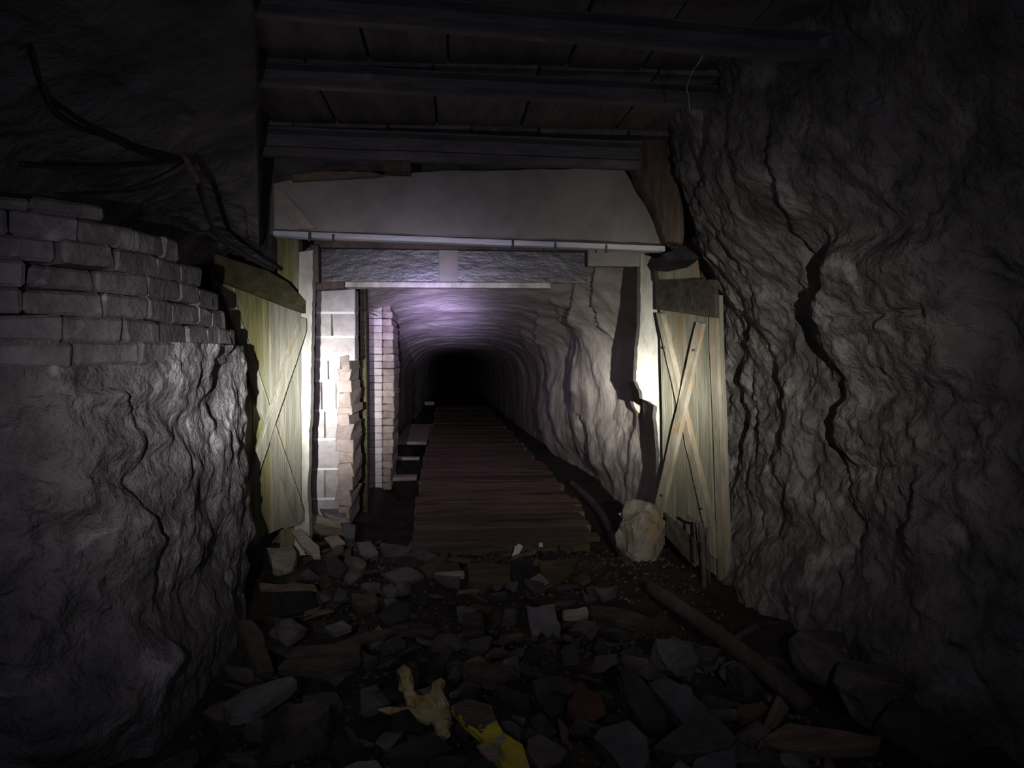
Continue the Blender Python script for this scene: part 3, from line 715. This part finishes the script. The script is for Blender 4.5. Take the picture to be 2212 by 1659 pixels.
tag(rough_prism('white_crust', [P(1338, 1108, 5.42), P(1360, 1098, 5.44), P(1390, 1112, 5.42), P(1376, 1126, 5.40), P(1348, 1122, 5.40)], (0, -.7, .7), .012, 'white_chip', None, 6, .006, .003, .02), 'white frosted mineral crust on top of the dark stone', 'mineral crust')
tag(rough_prism('leaning_plank', [P(1436, 1108, 5.15), P(1512, 1176, 4.72), P(1512, 1218, 4.72), P(1500, 1226, 4.72), P(1438, 1160, 5.15)], (-.6, -1, .1), .03, 'dark_wood', None, 8, .004, .004), 'dark broken plank leaning across the foot of the right gate leaf', 'plank')
ir = thing('iron_bracket', P(1515, 1262, 4.6), 'rusty upright iron bracket in front of the right gate leaf', 'bracket')
tube('upright', [P(1499, 1124, 4.6), P(1501, 1175, 4.6), P(1502, 1215, 4.6)], .008, 'rust', ir, 7)
tube('upright', [P(1514, 1128, 4.62), P(1519, 1190, 4.62), P(1522, 1270, 4.60)], .020, 'rust', ir, 8)
tube('upright', [P(1526, 1140, 4.62), P(1530, 1200, 4.62), P(1533, 1262, 4.60)], .008, 'rust', ir, 7)
tube('crossbar', [P(1486, 1116, 4.6), P(1500, 1126, 4.6), P(1518, 1131, 4.61)], .009, 'rust', ir, 7)

# ================================================================= CABLES upper left
cY = 3.6
jn = P(400, 345, cY)
cab = thing('cable_bundle', jn, 'slack black cables fanning out left from one hook under the rock roof', 'cable')
def cpts(l): return [P(x, y, Y) for x, y, Y in l]
tube('cable', cpts([(60, 90, 2.6), (120, 245, 3.0), (240, 300, 3.3), (330, 338, 3.5), (400, 345, 3.6)]), .010, 'cable', cab, 7)
tube('cable', cpts([(90, 200, 2.9), (180, 265, 3.1), (300, 318, 3.4), (400, 342, 3.6)]), .007, 'cable', cab, 7)
tube('cable', cpts([(45, 354, 2.7), (150, 360, 3.0), (280, 356, 3.3), (400, 346, 3.6)]), .011, 'cable', cab, 7)
tube('cable', cpts([(120, 418, 3.0), (240, 415, 3.2), (330, 388, 3.4), (400, 348, 3.6)]), .006, 'cable', cab, 7)
tube('cable', cpts([(428, 392, 3.7), (445, 450, 3.9), (474, 512, 4.2), (540, 556, 4.6), (590, 582, 4.95)]), .014, 'cable', cab, 8)
tube('hook', cpts([(396, 336, 3.6), (404, 350, 3.6), (428, 392, 3.7)]), .018, 'brown_wood', cab, 8)
tag(tube('hanging_wire', [P(1535, 90, 3.02), P(1512, 132, 3.05), P(1496, 155, 3.1), P(1484, 188, 3.1), P(1487, 205, 3.1), P(1490, 236, 3.1)], .0022, 'steel_pale', None, 5), 'thin pale curl of wire hanging below the roof rails, upper right', 'wire')

# ================================================================= RUBBLE: pieces one can point at
def slab(name, pts, z, th, m, label, cat, tilt=(0, 0), seed=1, rag=.006, bev=.007, group=None, seg=.05):
    n = Vector((math.sin(tilt[0]), -math.sin(tilt[1]), 1)).normalized()
    cx = sum(p[0] for p in pts)/len(pts); cy = sum(p[1] for p in pts)/len(pts)
    c = PZ(cx, cy, z)
    c.z = max(z, 0)
    o = rough_prism(name, [PPL(x, y, c, n) for x, y in pts], n, th, m, None, seed, rag, bev, seg)
    return tag(o, label, cat, group)
T_ = 0.35
slab('painted_plank', [(975, 1522), (1012, 1508), (1058, 1520), (1088, 1580), (1132, 1610), (1147, 1659), (1110, 1662), (1085, 1650), (1040, 1590), (1005, 1560)], .10, .035, 'yellow_paint', 'broken plank with flaking yellow paint in the front centre rubble', 'plank', (.1, .3), 3, .004)
_pts = [(975, 1522), (1012, 1508), (1058, 1520), (1088, 1580), (1132, 1610), (1147, 1659), (1110, 1662), (1085, 1650), (1040, 1590), (1005, 1560)]
_n = Vector((math.sin(.1), -math.sin(.3), 1)).normalized(); _c = PZ(sum(p[0] for p in _pts)/10, sum(p[1] for p in _pts)/10, .10)+_n*.003
_pp = bpy.data.objects['painted_plank']
rough_prism('bare_patch', [PPL(x, y, _c, _n) for x, y in ((977, 1523), (1012, 1510), (1057, 1521), (1074, 1553), (1050, 1566), (1040, 1584), (1007, 1560))], _n, .02, 'wood_scrap', _pp, 5, .005, .002, .02)['label'] = 'bare brown wood where the yellow paint has flaked off'
rough_prism('bare_patch', [PPL(x, y, _c, _n) for x, y in ((1066, 1598), (1086, 1584), (1094, 1592), (1080, 1616))], _n, .02, 'wood_pale', _pp, 6, .004, .002, .02)
slab('pale_flake', [(1028, 1608), (1050, 1600), (1078, 1616), (1082, 1632), (1060, 1640), (1040, 1624)], .13, .02, 'wood_pale', 'small pale splinter lying against the yellow painted plank', 'wood', (0, .5), 4, .005)
cr_ = [([(856, 1445), (872, 1431), (888, 1448), (892, 1490), (902, 1500), (896, 1524), (880, 1520), (872, 1488), (862, 1478)], .10),
       ([(880, 1505), (925, 1494), (934, 1470), (952, 1460), (962, 1466), (960, 1498), (972, 1545), (938, 1552), (898, 1546), (884, 1530)], .08),
       ([(930, 1548), (948, 1545), (974, 1552), (974, 1585), (960, 1600), (944, 1598), (940, 1575)], .07)]
yc = thing('crusted_wood', PZ(920, 1520, .05), 'knobbly yellow-crusted piece of rotten wood in front centre of the rubble', 'wood')
for k, (pp, z) in enumerate(cr_):
    n = Vector((0, -.75, 1)).normalized(); c = PZ(915, 1520, z)
    rough_prism('yellow_lump', [PPL(x, y, c, n) for x, y in pp], n, .04, 'yellow_crust', yc, k, .013, .014, .022)
slab('ochre_splinter', [(815, 1530), (840, 1524), (868, 1528), (890, 1524), (862, 1536), (840, 1540)], .05, .02, 'yellow_crust', 'thin ochre splinter left of the yellow-crusted wood', 'wood', (0, .6), 4, .004)
slab('long_slab', [(482, 1518), (520, 1492), (632, 1458), (642, 1468), (590, 1508), (545, 1538), (500, 1545)], .14, .05, 'stone_grey', 'long grey slab lying aslant at the front left of the rubble', 'slab', (.1, .3), 5)
slab('leaning_board', [(512, 1338), (545, 1336), (566, 1362), (592, 1448), (560, 1452), (540, 1420)], .10, .035, 'dark_wood', 'dark violet-grey board leaning beside the foot of the left rock wall', 'board', (.4, .3), 6)
slab('stone_slab', [(1282, 1588), (1300, 1568), (1360, 1552), (1398, 1590), (1402, 1635), (1385, 1662), (1345, 1662), (1320, 1625)], .13, .07, 'stone_grey', 'flat grey stone slab with pale scratches at the front edge, right of centre', 'slab', (-.15, .45), 7)
slab('stone_slab', [(1338, 1444), (1352, 1432), (1372, 1434), (1400, 1480), (1440, 1545), (1436, 1565), (1415, 1575), (1388, 1566), (1360, 1520)], .13, .06, 'stone_dark', 'long dark stone with a rounded end, behind the scratched grey slab', 'slab', (-.2, .4), 8)
slab('stone_slab', [(1400, 1472), (1440, 1462), (1480, 1480), (1530, 1525), (1572, 1570), (1590, 1590), (1580, 1606), (1520, 1622), (1450, 1624), (1412, 1612), (1450, 1580), (1478, 1565), (1440, 1520)], .12, .07, 'stone_grey', 'largest flat violet-grey slab in the front right rubble', 'slab', (-.2, .35), 9)
slab('stone_slab', [(1500, 1640), (1560, 1612), (1590, 1600), (1594, 1662), (1490, 1662)], .06, .05, 'stone_grey', 'grey slab corner at the front edge under the largest slab', 'slab', (0, .4), 10)
o = rock('round_stone', PZ(1458, 1462, .0), (.24, .22, .19), 'stone_grey', 77, (0, 0, .2), 'rounded grey cobble right of centre, beside the longer pipe', 'stone', n=70, sub=True)
slab('torn_sheet', [(1138, 1308), (1160, 1310), (1172, 1306), (1198, 1302), (1204, 1335), (1212, 1352), (1208, 1378), (1194, 1366), (1182, 1378), (1170, 1362), (1160, 1372), (1150, 1370), (1142, 1340)], .12, .02, 'stone_grey', 'torn grey metal sheet with a white spot, standing up in mid rubble', 'metal sheet', (0, .9), 11, .003)
slab('white_spot', [(1168, 1318), (1182, 1312), (1190, 1314), (1186, 1321), (1172, 1324)], .155, .006, 'white_chip', 'small white flake on the torn grey sheet', 'flake', (0, .9), 12, .002, .002)
slab('white_spot', [(1112, 1180), (1122, 1174), (1130, 1180), (1124, 1192), (1114, 1203), (1106, 1200), (1110, 1190)], .03, .015, 'white_chip', 'ragged white scrap lying on the near planks of the walkway', 'scrap', (0, .8), 13, .004, .002)
slab('white_spot', [(1164, 1172), (1172, 1172), (1173, 1180), (1164, 1180)], .03, .012, 'white_chip', 'tiny white pebble on the walkway, right of the white scrap', 'pebble', (0, .8), 14, .001, .002)
slab('broken_brick', [(1216, 1318), (1268, 1310), (1274, 1322), (1228, 1328), (1220, 1326)], .07, .045, 'wood_pale', 'pale brown broken stick end, upper of the two left of long black slab', 'brick piece', (0, .4), 15)
slab('broken_brick', [(1236, 1352), (1252, 1348), (1288, 1338), (1290, 1346), (1258, 1362), (1238, 1366)], .07, .05, 'red_brick', 'reddish broken brick just below the pale brown stick end', 'brick piece', (0, .4), 16)
slab('broken_brick', [(1594, 1522), (1655, 1518), (1662, 1526), (1640, 1544), (1604, 1548), (1592, 1535)], .08, .045, 'red_brick', 'red brick fragment at far right of the front rubble', 'brick piece', (0, .4), 17)
slab('bar_stump', [(1535, 1534), (1594, 1530), (1594, 1544), (1545, 1548)], .07, .03, 'stone_dark', 'dark bar butting against the red brick fragment', 'bar', (0, .3), 18)
slab('long_slab', [(1274, 1306), (1310, 1308), (1370, 1320), (1402, 1332), (1410, 1350), (1360, 1348), (1310, 1330), (1280, 1326)], .09, .04, 'dark_wood', 'long black board right of the torn grey sheet', 'board', (0, .3), 19)
slab('corrugated_scrap', [(1000, 1432), (1030, 1426), (1070, 1432), (1108, 1440), (1115, 1450), (1085, 1462), (1030, 1460), (1004, 1450)], .06, .04, 'brown_wood', 'brown ribbed lump of bark in the centre of the rubble', 'bark', (0, .4), 20, .009)
slab('curved_scrap', [(1045, 1416), (1060, 1402), (1085, 1398), (1108, 1412), (1108, 1420), (1082, 1410), (1062, 1412), (1050, 1424)], .08, .03, 'wood_scrap', 'curved strip of wood arching above the ribbed bark', 'wood', (0, .5), 21, .004)
rock('stone', PZ(592, 1150, .04), (.25, .22, .26), 'stone_dark', 66, (0, 0, .5), 'roundish brown stone at the foot of the left gate leaf', 'stone', n=40, sub=True)
slab('pale_rock', [(576, 1182), (612, 1180), (632, 1178), (640, 1190), (632, 1225), (612, 1232), (588, 1225), (582, 1200)], .12, .08, 'stone_pale', 'pale cracked rock below the brown stone near the left wall', 'stone', (0, .7), 22, .008)
slab('short_stick', [(628, 1146), (648, 1140), (690, 1180), (692, 1200), (676, 1200), (652, 1178)], .17, .035, 'wood_pale', 'short pale stick of squared wood slanting below the splinter heap', 'stick', (0, .5), 23, .002)
sp = [([(650, 1112), (664, 1104), (760, 1140), (762, 1150), (700, 1148)], 'wood_pale', 'uppermost long splinter in the heap below the block pier'),
      ([(652, 1126), (700, 1134), (765, 1150), (762, 1158), (690, 1150)], 'wood_scrap', 'brown splinter second from the top in the heap below the block pier'),
      ([(690, 1098), (742, 1100), (748, 1112), (700, 1112)], 'stone_grey', 'grey flake on the back of the splinter heap'),
      ([(700, 1108), (752, 1122), (760, 1130), (720, 1130)], 'wood_pale', 'pale splinter on the right of the heap below the block pier'),
      ([(736, 1128), (768, 1132), (764, 1170), (752, 1176), (744, 1150)], 'stone_grey', 'small upright grey stone at the right end of the splinter heap'),
      ([(700, 1160), (730, 1155), (745, 1170), (715, 1178)], 'stone_pale', 'small cream stone below the splinter heap'),
      ([(660, 1060), (672, 1046), (690, 1080), (692, 1110), (672, 1106), (664, 1090)], 'stone_pale', 'upright cream stone flake at the foot of the left whitewashed post'),
      ([(700, 1206), (726, 1198), (748, 1226), (735, 1250), (708, 1240)], 'stone_dark', 'dark angular stone below the small cream stone')]
for k, (pp, m, lb) in enumerate(sp): slab('wood_splinter' if 'wood' in m else 'stone_flake', pp, .16+.02*(k % 3), .03, m, lb, 'wood' if 'wood' in m else 'stone', (0, .6), 30+k, .004, .005, 'splinter heap below the block pier')
slab('stone_slab', [(724, 1236), (750, 1196), (788, 1208), (792, 1216), (770, 1250), (738, 1250)], .12, .06, 'stone_dark', 'dark tilted slab below the splinter heap, left of the walkway', 'slab', (.1, .6), 41)
slab('stone_slab', [(770, 1170), (800, 1166), (818, 1192), (800, 1205), (778, 1196)], .12, .05, 'stone_grey', 'grey slab between the splinter heap and the walkway', 'slab', (.1, .6), 42)
slab('broken_brick', [(760, 1280), (812, 1282), (816, 1296), (808, 1306), (770, 1306), (758, 1296)], .10, .07, 'wood_scrap', 'brown block of wood in the rubble below the tilted slab', 'wood block', (0, .7), 43, .003)
slab('bark_arch', [(842, 1352), (880, 1342), (930, 1346), (944, 1362), (936, 1374), (900, 1364), (860, 1362)], .10, .04, 'dark_wood', 'arched dark strip of bark, left of centre in the rubble', 'bark', (0, .5), 44, .006)
slab('black_board', [(560, 1258), (650, 1260), (680, 1262), (684, 1270), (560, 1270)], .10, .03, 'wood_scrap', 'thin board edge lying over the black hole by the left wall', 'board', (0, .6), 45)
slab('black_board', [(600, 1268), (676, 1272), (682, 1320), (612, 1325)], .02, .05, 'near_black', 'black board down in the hole by the left wall', 'board', (0, .7), 46)
slab('pink_stone', [(742, 1655), (772, 1642), (815, 1640), (830, 1662), (742, 1664)], .06, .04, 'stone_pale', 'pinkish pale stone cut by the bottom edge of the picture', 'stone', (0, .5), 47)
slab('stone_slab', [(1065, 1492), (1095, 1482), (1125, 1492), (1150, 1525), (1140, 1532), (1100, 1520)], .06, .05, 'stone_dark', 'dark flat stone right of the yellow plank top', 'slab', (0, .4), 48)
slab('stone_slab', [(1310, 1545), (1330, 1540), (1345, 1548), (1300, 1562)], .07, .04, 'stone_dark', 'small dark chip behind the scratched grey slab', 'stone', (0, .4), 49)
slab('stone_slab', [(1150, 1470), (1175, 1458), (1200, 1462), (1222, 1500), (1218, 1535), (1190, 1550), (1160, 1510)], .07, .06, 'stone_dark', 'upright dark stone in the centre front rubble', 'stone', (0, .6), 50)
slab('red_brick_dust', [(1212, 1482), (1255, 1470), (1300, 1500), (1310, 1540), (1260, 1562), (1225, 1530)], .04, .04, 'red_brick', 'crumbled dark red brick left of the long dark stone', 'brick piece', (0, .4), 51, .010)
slab('plank_piece', [(1000, 1322), (1040, 1318), (1046, 1365), (998, 1372)], .10, .05, 'dark_wood', 'square dark block of wood left of the torn grey sheet', 'wood block', (0, .6), 52)
slab('blue_grey_stone', [(820, 1172), (880, 1180), (945, 1196), (935, 1212), (860, 1204), (826, 1190)], .07, .05, 'stone_grey', 'bluish pale streaked stone lying before the walkway on the left', 'stone', (0, .5), 53, .009)
slab('plank_piece', [(940, 1236), (1002, 1232), (1004, 1240), (952, 1246)], .06, .04, 'wood_pale', 'pale brown stick end in front of the walkway centre', 'stick', (0, .5), 54)
slab('plank_piece', [(1640, 1600), (1700, 1560), (1905, 1590), (1900, 1612), (1720, 1620)], .05, .05, 'wood_scrap', 'long dim brown plank at the far front right, under the wall', 'plank', (0, .3), 55)
slab('stone_slab', [(1500, 1400), (1520, 1392), (1560, 1400), (1540, 1425), (1510, 1425)], .08, .05, 'stone_dark', 'dark stone just right of the rounded cobble', 'stone', (0, .5), 56)

slab('plank_stub', [(1010, 1215), (1104, 1218), (1103, 1262), (1062, 1260), (1042, 1285), (1012, 1262)], .03, .04, 'mud_plank_ochre', 'broken plank stub at the near end of the walkway, left of the black hole', 'plank', (0, .3), 60, .006)
slab('plank_stub', [(1165, 1212), (1252, 1204), (1236, 1236), (1196, 1268), (1170, 1260)], .03, .04, 'mud_plank_ochre', 'rust-orange plank stub at the near end of the walkway, right of the black hole', 'plank', (0, .3), 61, .006)
slab('hole_dark_plate', [(1106, 1222), (1164, 1220), (1168, 1284), (1110, 1288)], .02, .03, 'near_black', 'square black plate standing for the dark hole between the two plank stubs', 'plate', (0, .4), 62, .003)  # black sheet laid to paint the dark of the hole
slab('plank_stub', [(905, 1222), (990, 1214), (1000, 1240), (930, 1256)], .04, .04, 'wood_scrap', 'short brown plank piece left of the plank stubs', 'plank', (0, .4), 63, .005)
slab('flat_slate', [(830, 1236), (880, 1222), (915, 1240), (870, 1262)], .08, .04, 'stone_grey', 'grey pointed slate before the bluish streaked stone', 'slate', (.1, .5), 64)
slab('flat_slate', [(815, 1330), (850, 1296), (888, 1302), (880, 1335), (840, 1348)], .10, .05, 'stone_dark', 'dark four-sided slate above the arched strip of bark', 'slate', (.1, .5), 65)
slab('flat_slate', [(700, 1352), (740, 1338), (760, 1352), (722, 1366)], .10, .04, 'stone_grey', 'small grey pointed slate right of the leaning board', 'slate', (.1, .5), 66)
slab('thin_strip', [(700, 1400), (790, 1364), (880, 1348), (882, 1354), (800, 1376), (712, 1410)], .10, .03, 'wood_scrap', 'long thin rust-brown strip running up to the arched bark', 'wood', (0, .4), 67, .003)
slab('flat_slate', [(600, 1440), (640, 1395), (780, 1388), (778, 1420), (690, 1446)], .07, .05, 'dark_wood', 'wide dark board lying behind the long grey slab', 'board', (0, .3), 68)
for k, (x_, y_, sz, lb) in enumerate(((1640, 1478, (.36, .26, .20), 'low dark rock under the middle of the longer pipe'), (1770, 1440, (.40, .34, .24), 'dark rock between the longer pipe and the right wall'),
        (1880, 1520, (.34, .40, .22), 'dark rock at the foot of the right wall, bottom right'), (1990, 1600, (.36, .30, .2), 'dark rock at the right wall nearest the viewer'), (1625, 1590, (.22, .16, .12), 'dark stone right of the largest violet-grey slab'),
        (1600, 1640, (.2, .16, .12), 'dark stone cut by the bottom edge right of the grey slab corner'), (1715, 1648, (.12, .10, .10), 'small pale-faced stone at the bottom edge, far right'), (900, 1640, (.30, .22, .12), 'black rock at the bottom edge left of the yellow plank'),
        (640, 1590, (.40, .30, .16), 'broad dark rock in the front left corner of the rubble'), (620, 1375, (.22, .2, .16), 'dark rock in the hollow right of the leaning board'))):
    p = PZ(x_, y_, 0); rock('dark_rock', (p.x, p.y, -.05), sz, 'stone_grey' if k == 6 else 'stone_dark', 300+k, (0, 0, k), lb, 'rock', n=36, sub=True)
# filler rubble: individual stones and splinters; nearest and most visible kept as things
protos = []
specs = [('rubble_stone', (.15, .12, .05), 'stone_dark'), ('rubble_stone', (.12, .09, .06), 'stone_dark'), ('rubble_stone', (.17, .10, .04), 'stone_dark'), ('rubble_stone', (.10, .09, .07), 'stone_grey'),
         ('rubble_stone', (.20, .13, .035), 'stone_dark'), ('wood_scrap', (.22, .05, .025), 'wood_scrap'), ('wood_scrap', (.15, .06, .03), 'dark_wood'), ('brick_fragment', (.10, .08, .05), 'red_brick')]
for i, (nm, sz, m) in enumerate(specs): protos.append((nm, rock_mesh(nm, sz, m, 200+i, 20 if 'stone' in nm or 'brick' in nm else 14)))
LAB = {'rubble_stone': ('dark angular stone in the rubble covering the mine floor before the portal', 'stone', 'loose stones of the floor rubble'),
       'wood_scrap': ('short dark splinter of wood in the rubble covering the mine floor', 'wood', 'wood scraps of the floor rubble'),
       'brick_fragment': ('dull red brick fragment in the rubble covering the mine floor', 'brick piece', 'brick fragments of the floor rubble')}
rg = random.Random(77); cnt = 0; FILL = []
LM = [(n_, proj(np.array(p.x), np.array(p.y), np.array(p.z))) for n_, p in (
    ('the yellow painted plank', PZ(1060, 1580, 0)), ('the yellow-crusted wood', PZ(915, 1520, 0)), ('the long grey slab at front left', PZ(560, 1500, 0)),
    ('the scratched grey slab', PZ(1345, 1600, 0)), ('the largest violet-grey slab', PZ(1500, 1560, 0)), ('the torn grey sheet', PZ(1175, 1345, 0)),
    ('the rounded grey cobble', PZ(1458, 1420, 0)), ('the ribbed bark', PZ(1060, 1440, 0)), ('the splinter heap', PZ(705, 1140, 0)),
    ('the pale cracked rock', PZ(610, 1205, 0)), ('the arched strip of bark', PZ(895, 1358, 0)), ('the brown wood block', PZ(785, 1295, 0)),
    ('the black board in the hole', PZ(640, 1300, 0)), ('the cream boulder', PZ(1395, 1190, 0)), ('the long black board', PZ(1340, 1325, 0)), ('the red brick fragment', PZ(1625, 1535, 0)),
    ('the white scrap', PZ(1118, 1190, 0)), ('the bluish streaked stone', PZ(880, 1190, 0)))]
used = []
while cnt < 270:
    x = rg.uniform(-1.02, 1.4); y = 2.4+3.3*rg.random()**1.15
    if x > .95 and y > 3.6: continue
    if y > 5.25 and -.3 < x < 1.15 and rg.random() < .6: continue
    pi = rg.choices(range(8), [5, 5, 4, 2, 4, 3, 3, .6])[0]
    nm, me = protos[pi]
    s_ = rg.uniform(.65, 1.65)
    if sum((x-a)**2+(y-b)**2 < (.42*(s_*.15+c))**2 for a, b, c in used) > 0: 
        if rg.random() < .8: continue
    used.append((x, y, s_*.15))
    o = bpy.data.objects.new(nm, me); C.objects.link(o)
    o.scale = (s_, s_, s_*rg.uniform(.7, 1.3)); o.rotation_euler = (rg.gauss(0, .30), rg.gauss(0, .30), rg.uniform(0, 6.28))
    o.location = (x, y, fz(x, y)+rg.uniform(-.012, .03))
    u, v = proj(np.array(x), np.array(y), np.array(0.03)); u, v = float(u), float(v)
    L_ = min(LM, key=lambda l: (l[1][0]-u)**2+((l[1][1]-v)*1.5)**2)
    dx, dy = u-float(L_[1][0]), v-float(L_[1][1])
    side = ('right of' if dx > 0 else 'left of') if abs(dx) > abs(dy)*1.2 else ('below' if dy > 0 else 'just above')
    FILL.append((o, pi, nm, L_[0], side, dx*dx+dy*dy)); cnt += 1
LOOK = ['dark angular stone', 'dark angular stone', 'dark narrow stone', 'grey chunky stone', 'dark flat stone', 'long brown wood splinter', 'dark wood splinter', 'red brick bit']
CAT = {'rubble_stone': 'stone', 'wood_scrap': 'wood', 'brick_fragment': 'brick piece'}
GR = {'rubble_stone': 'loose stones of the floor rubble', 'wood_scrap': 'wood scraps of the floor rubble', 'brick_fragment': 'brick fragments of the floor rubble'}
ORD = ['', 'second ', 'third ', 'fourth ', 'fifth ', 'sixth ', 'seventh ', 'eighth ', 'ninth ', 'tenth ', 'eleventh ', 'twelfth ', 'thirteenth ', 'fourteenth ', 'fifteenth ']
seen = {}
for o, pi, nm, lm, side, d2 in sorted(FILL, key=lambda f: f[5]):
    key = (LOOK[pi], lm, side); k = seen.get(key, 0); seen[key] = k+1
    tag(o, '%s in rubble, %snearest %s %s' % (LOOK[pi], ORD[min(k, 14)], side, lm), CAT[nm], GR[nm])
# fine grit between them: nobody could count it
V = []; Fc = []
for i in range(2600):
    x = rg.uniform(-1.05, 1.6); y = rg.uniform(2.5, 5.7)
    if y > 5.7 and -.3 < x < 1.2: continue
    r = rg.uniform(.006, .020); z = fz(x, y); b = len(V); a0 = rg.uniform(0, 6)
    for k in range(3): V.append((x+r*math.cos(a0+k*2.1), y+r*math.sin(a0+k*2.1), z-.01))
    for k in range(3): V.append((x+.6*r*math.cos(a0+k*2.1+.5), y+.6*r*math.sin(a0+k*2.1+.5), z+r*rg.uniform(.4, .9)))
    Fc += [(b+3, b+4, b+5)]+[(b+k, b+(k+1) % 3, b+3+(k+1) % 3, b+3+k) for k in range(3)]
tag(link('grit', V, Fc, 'stone_dark'), 'fine dark grit scattered between the stones of the mine floor', 'grit', kind='stuff')
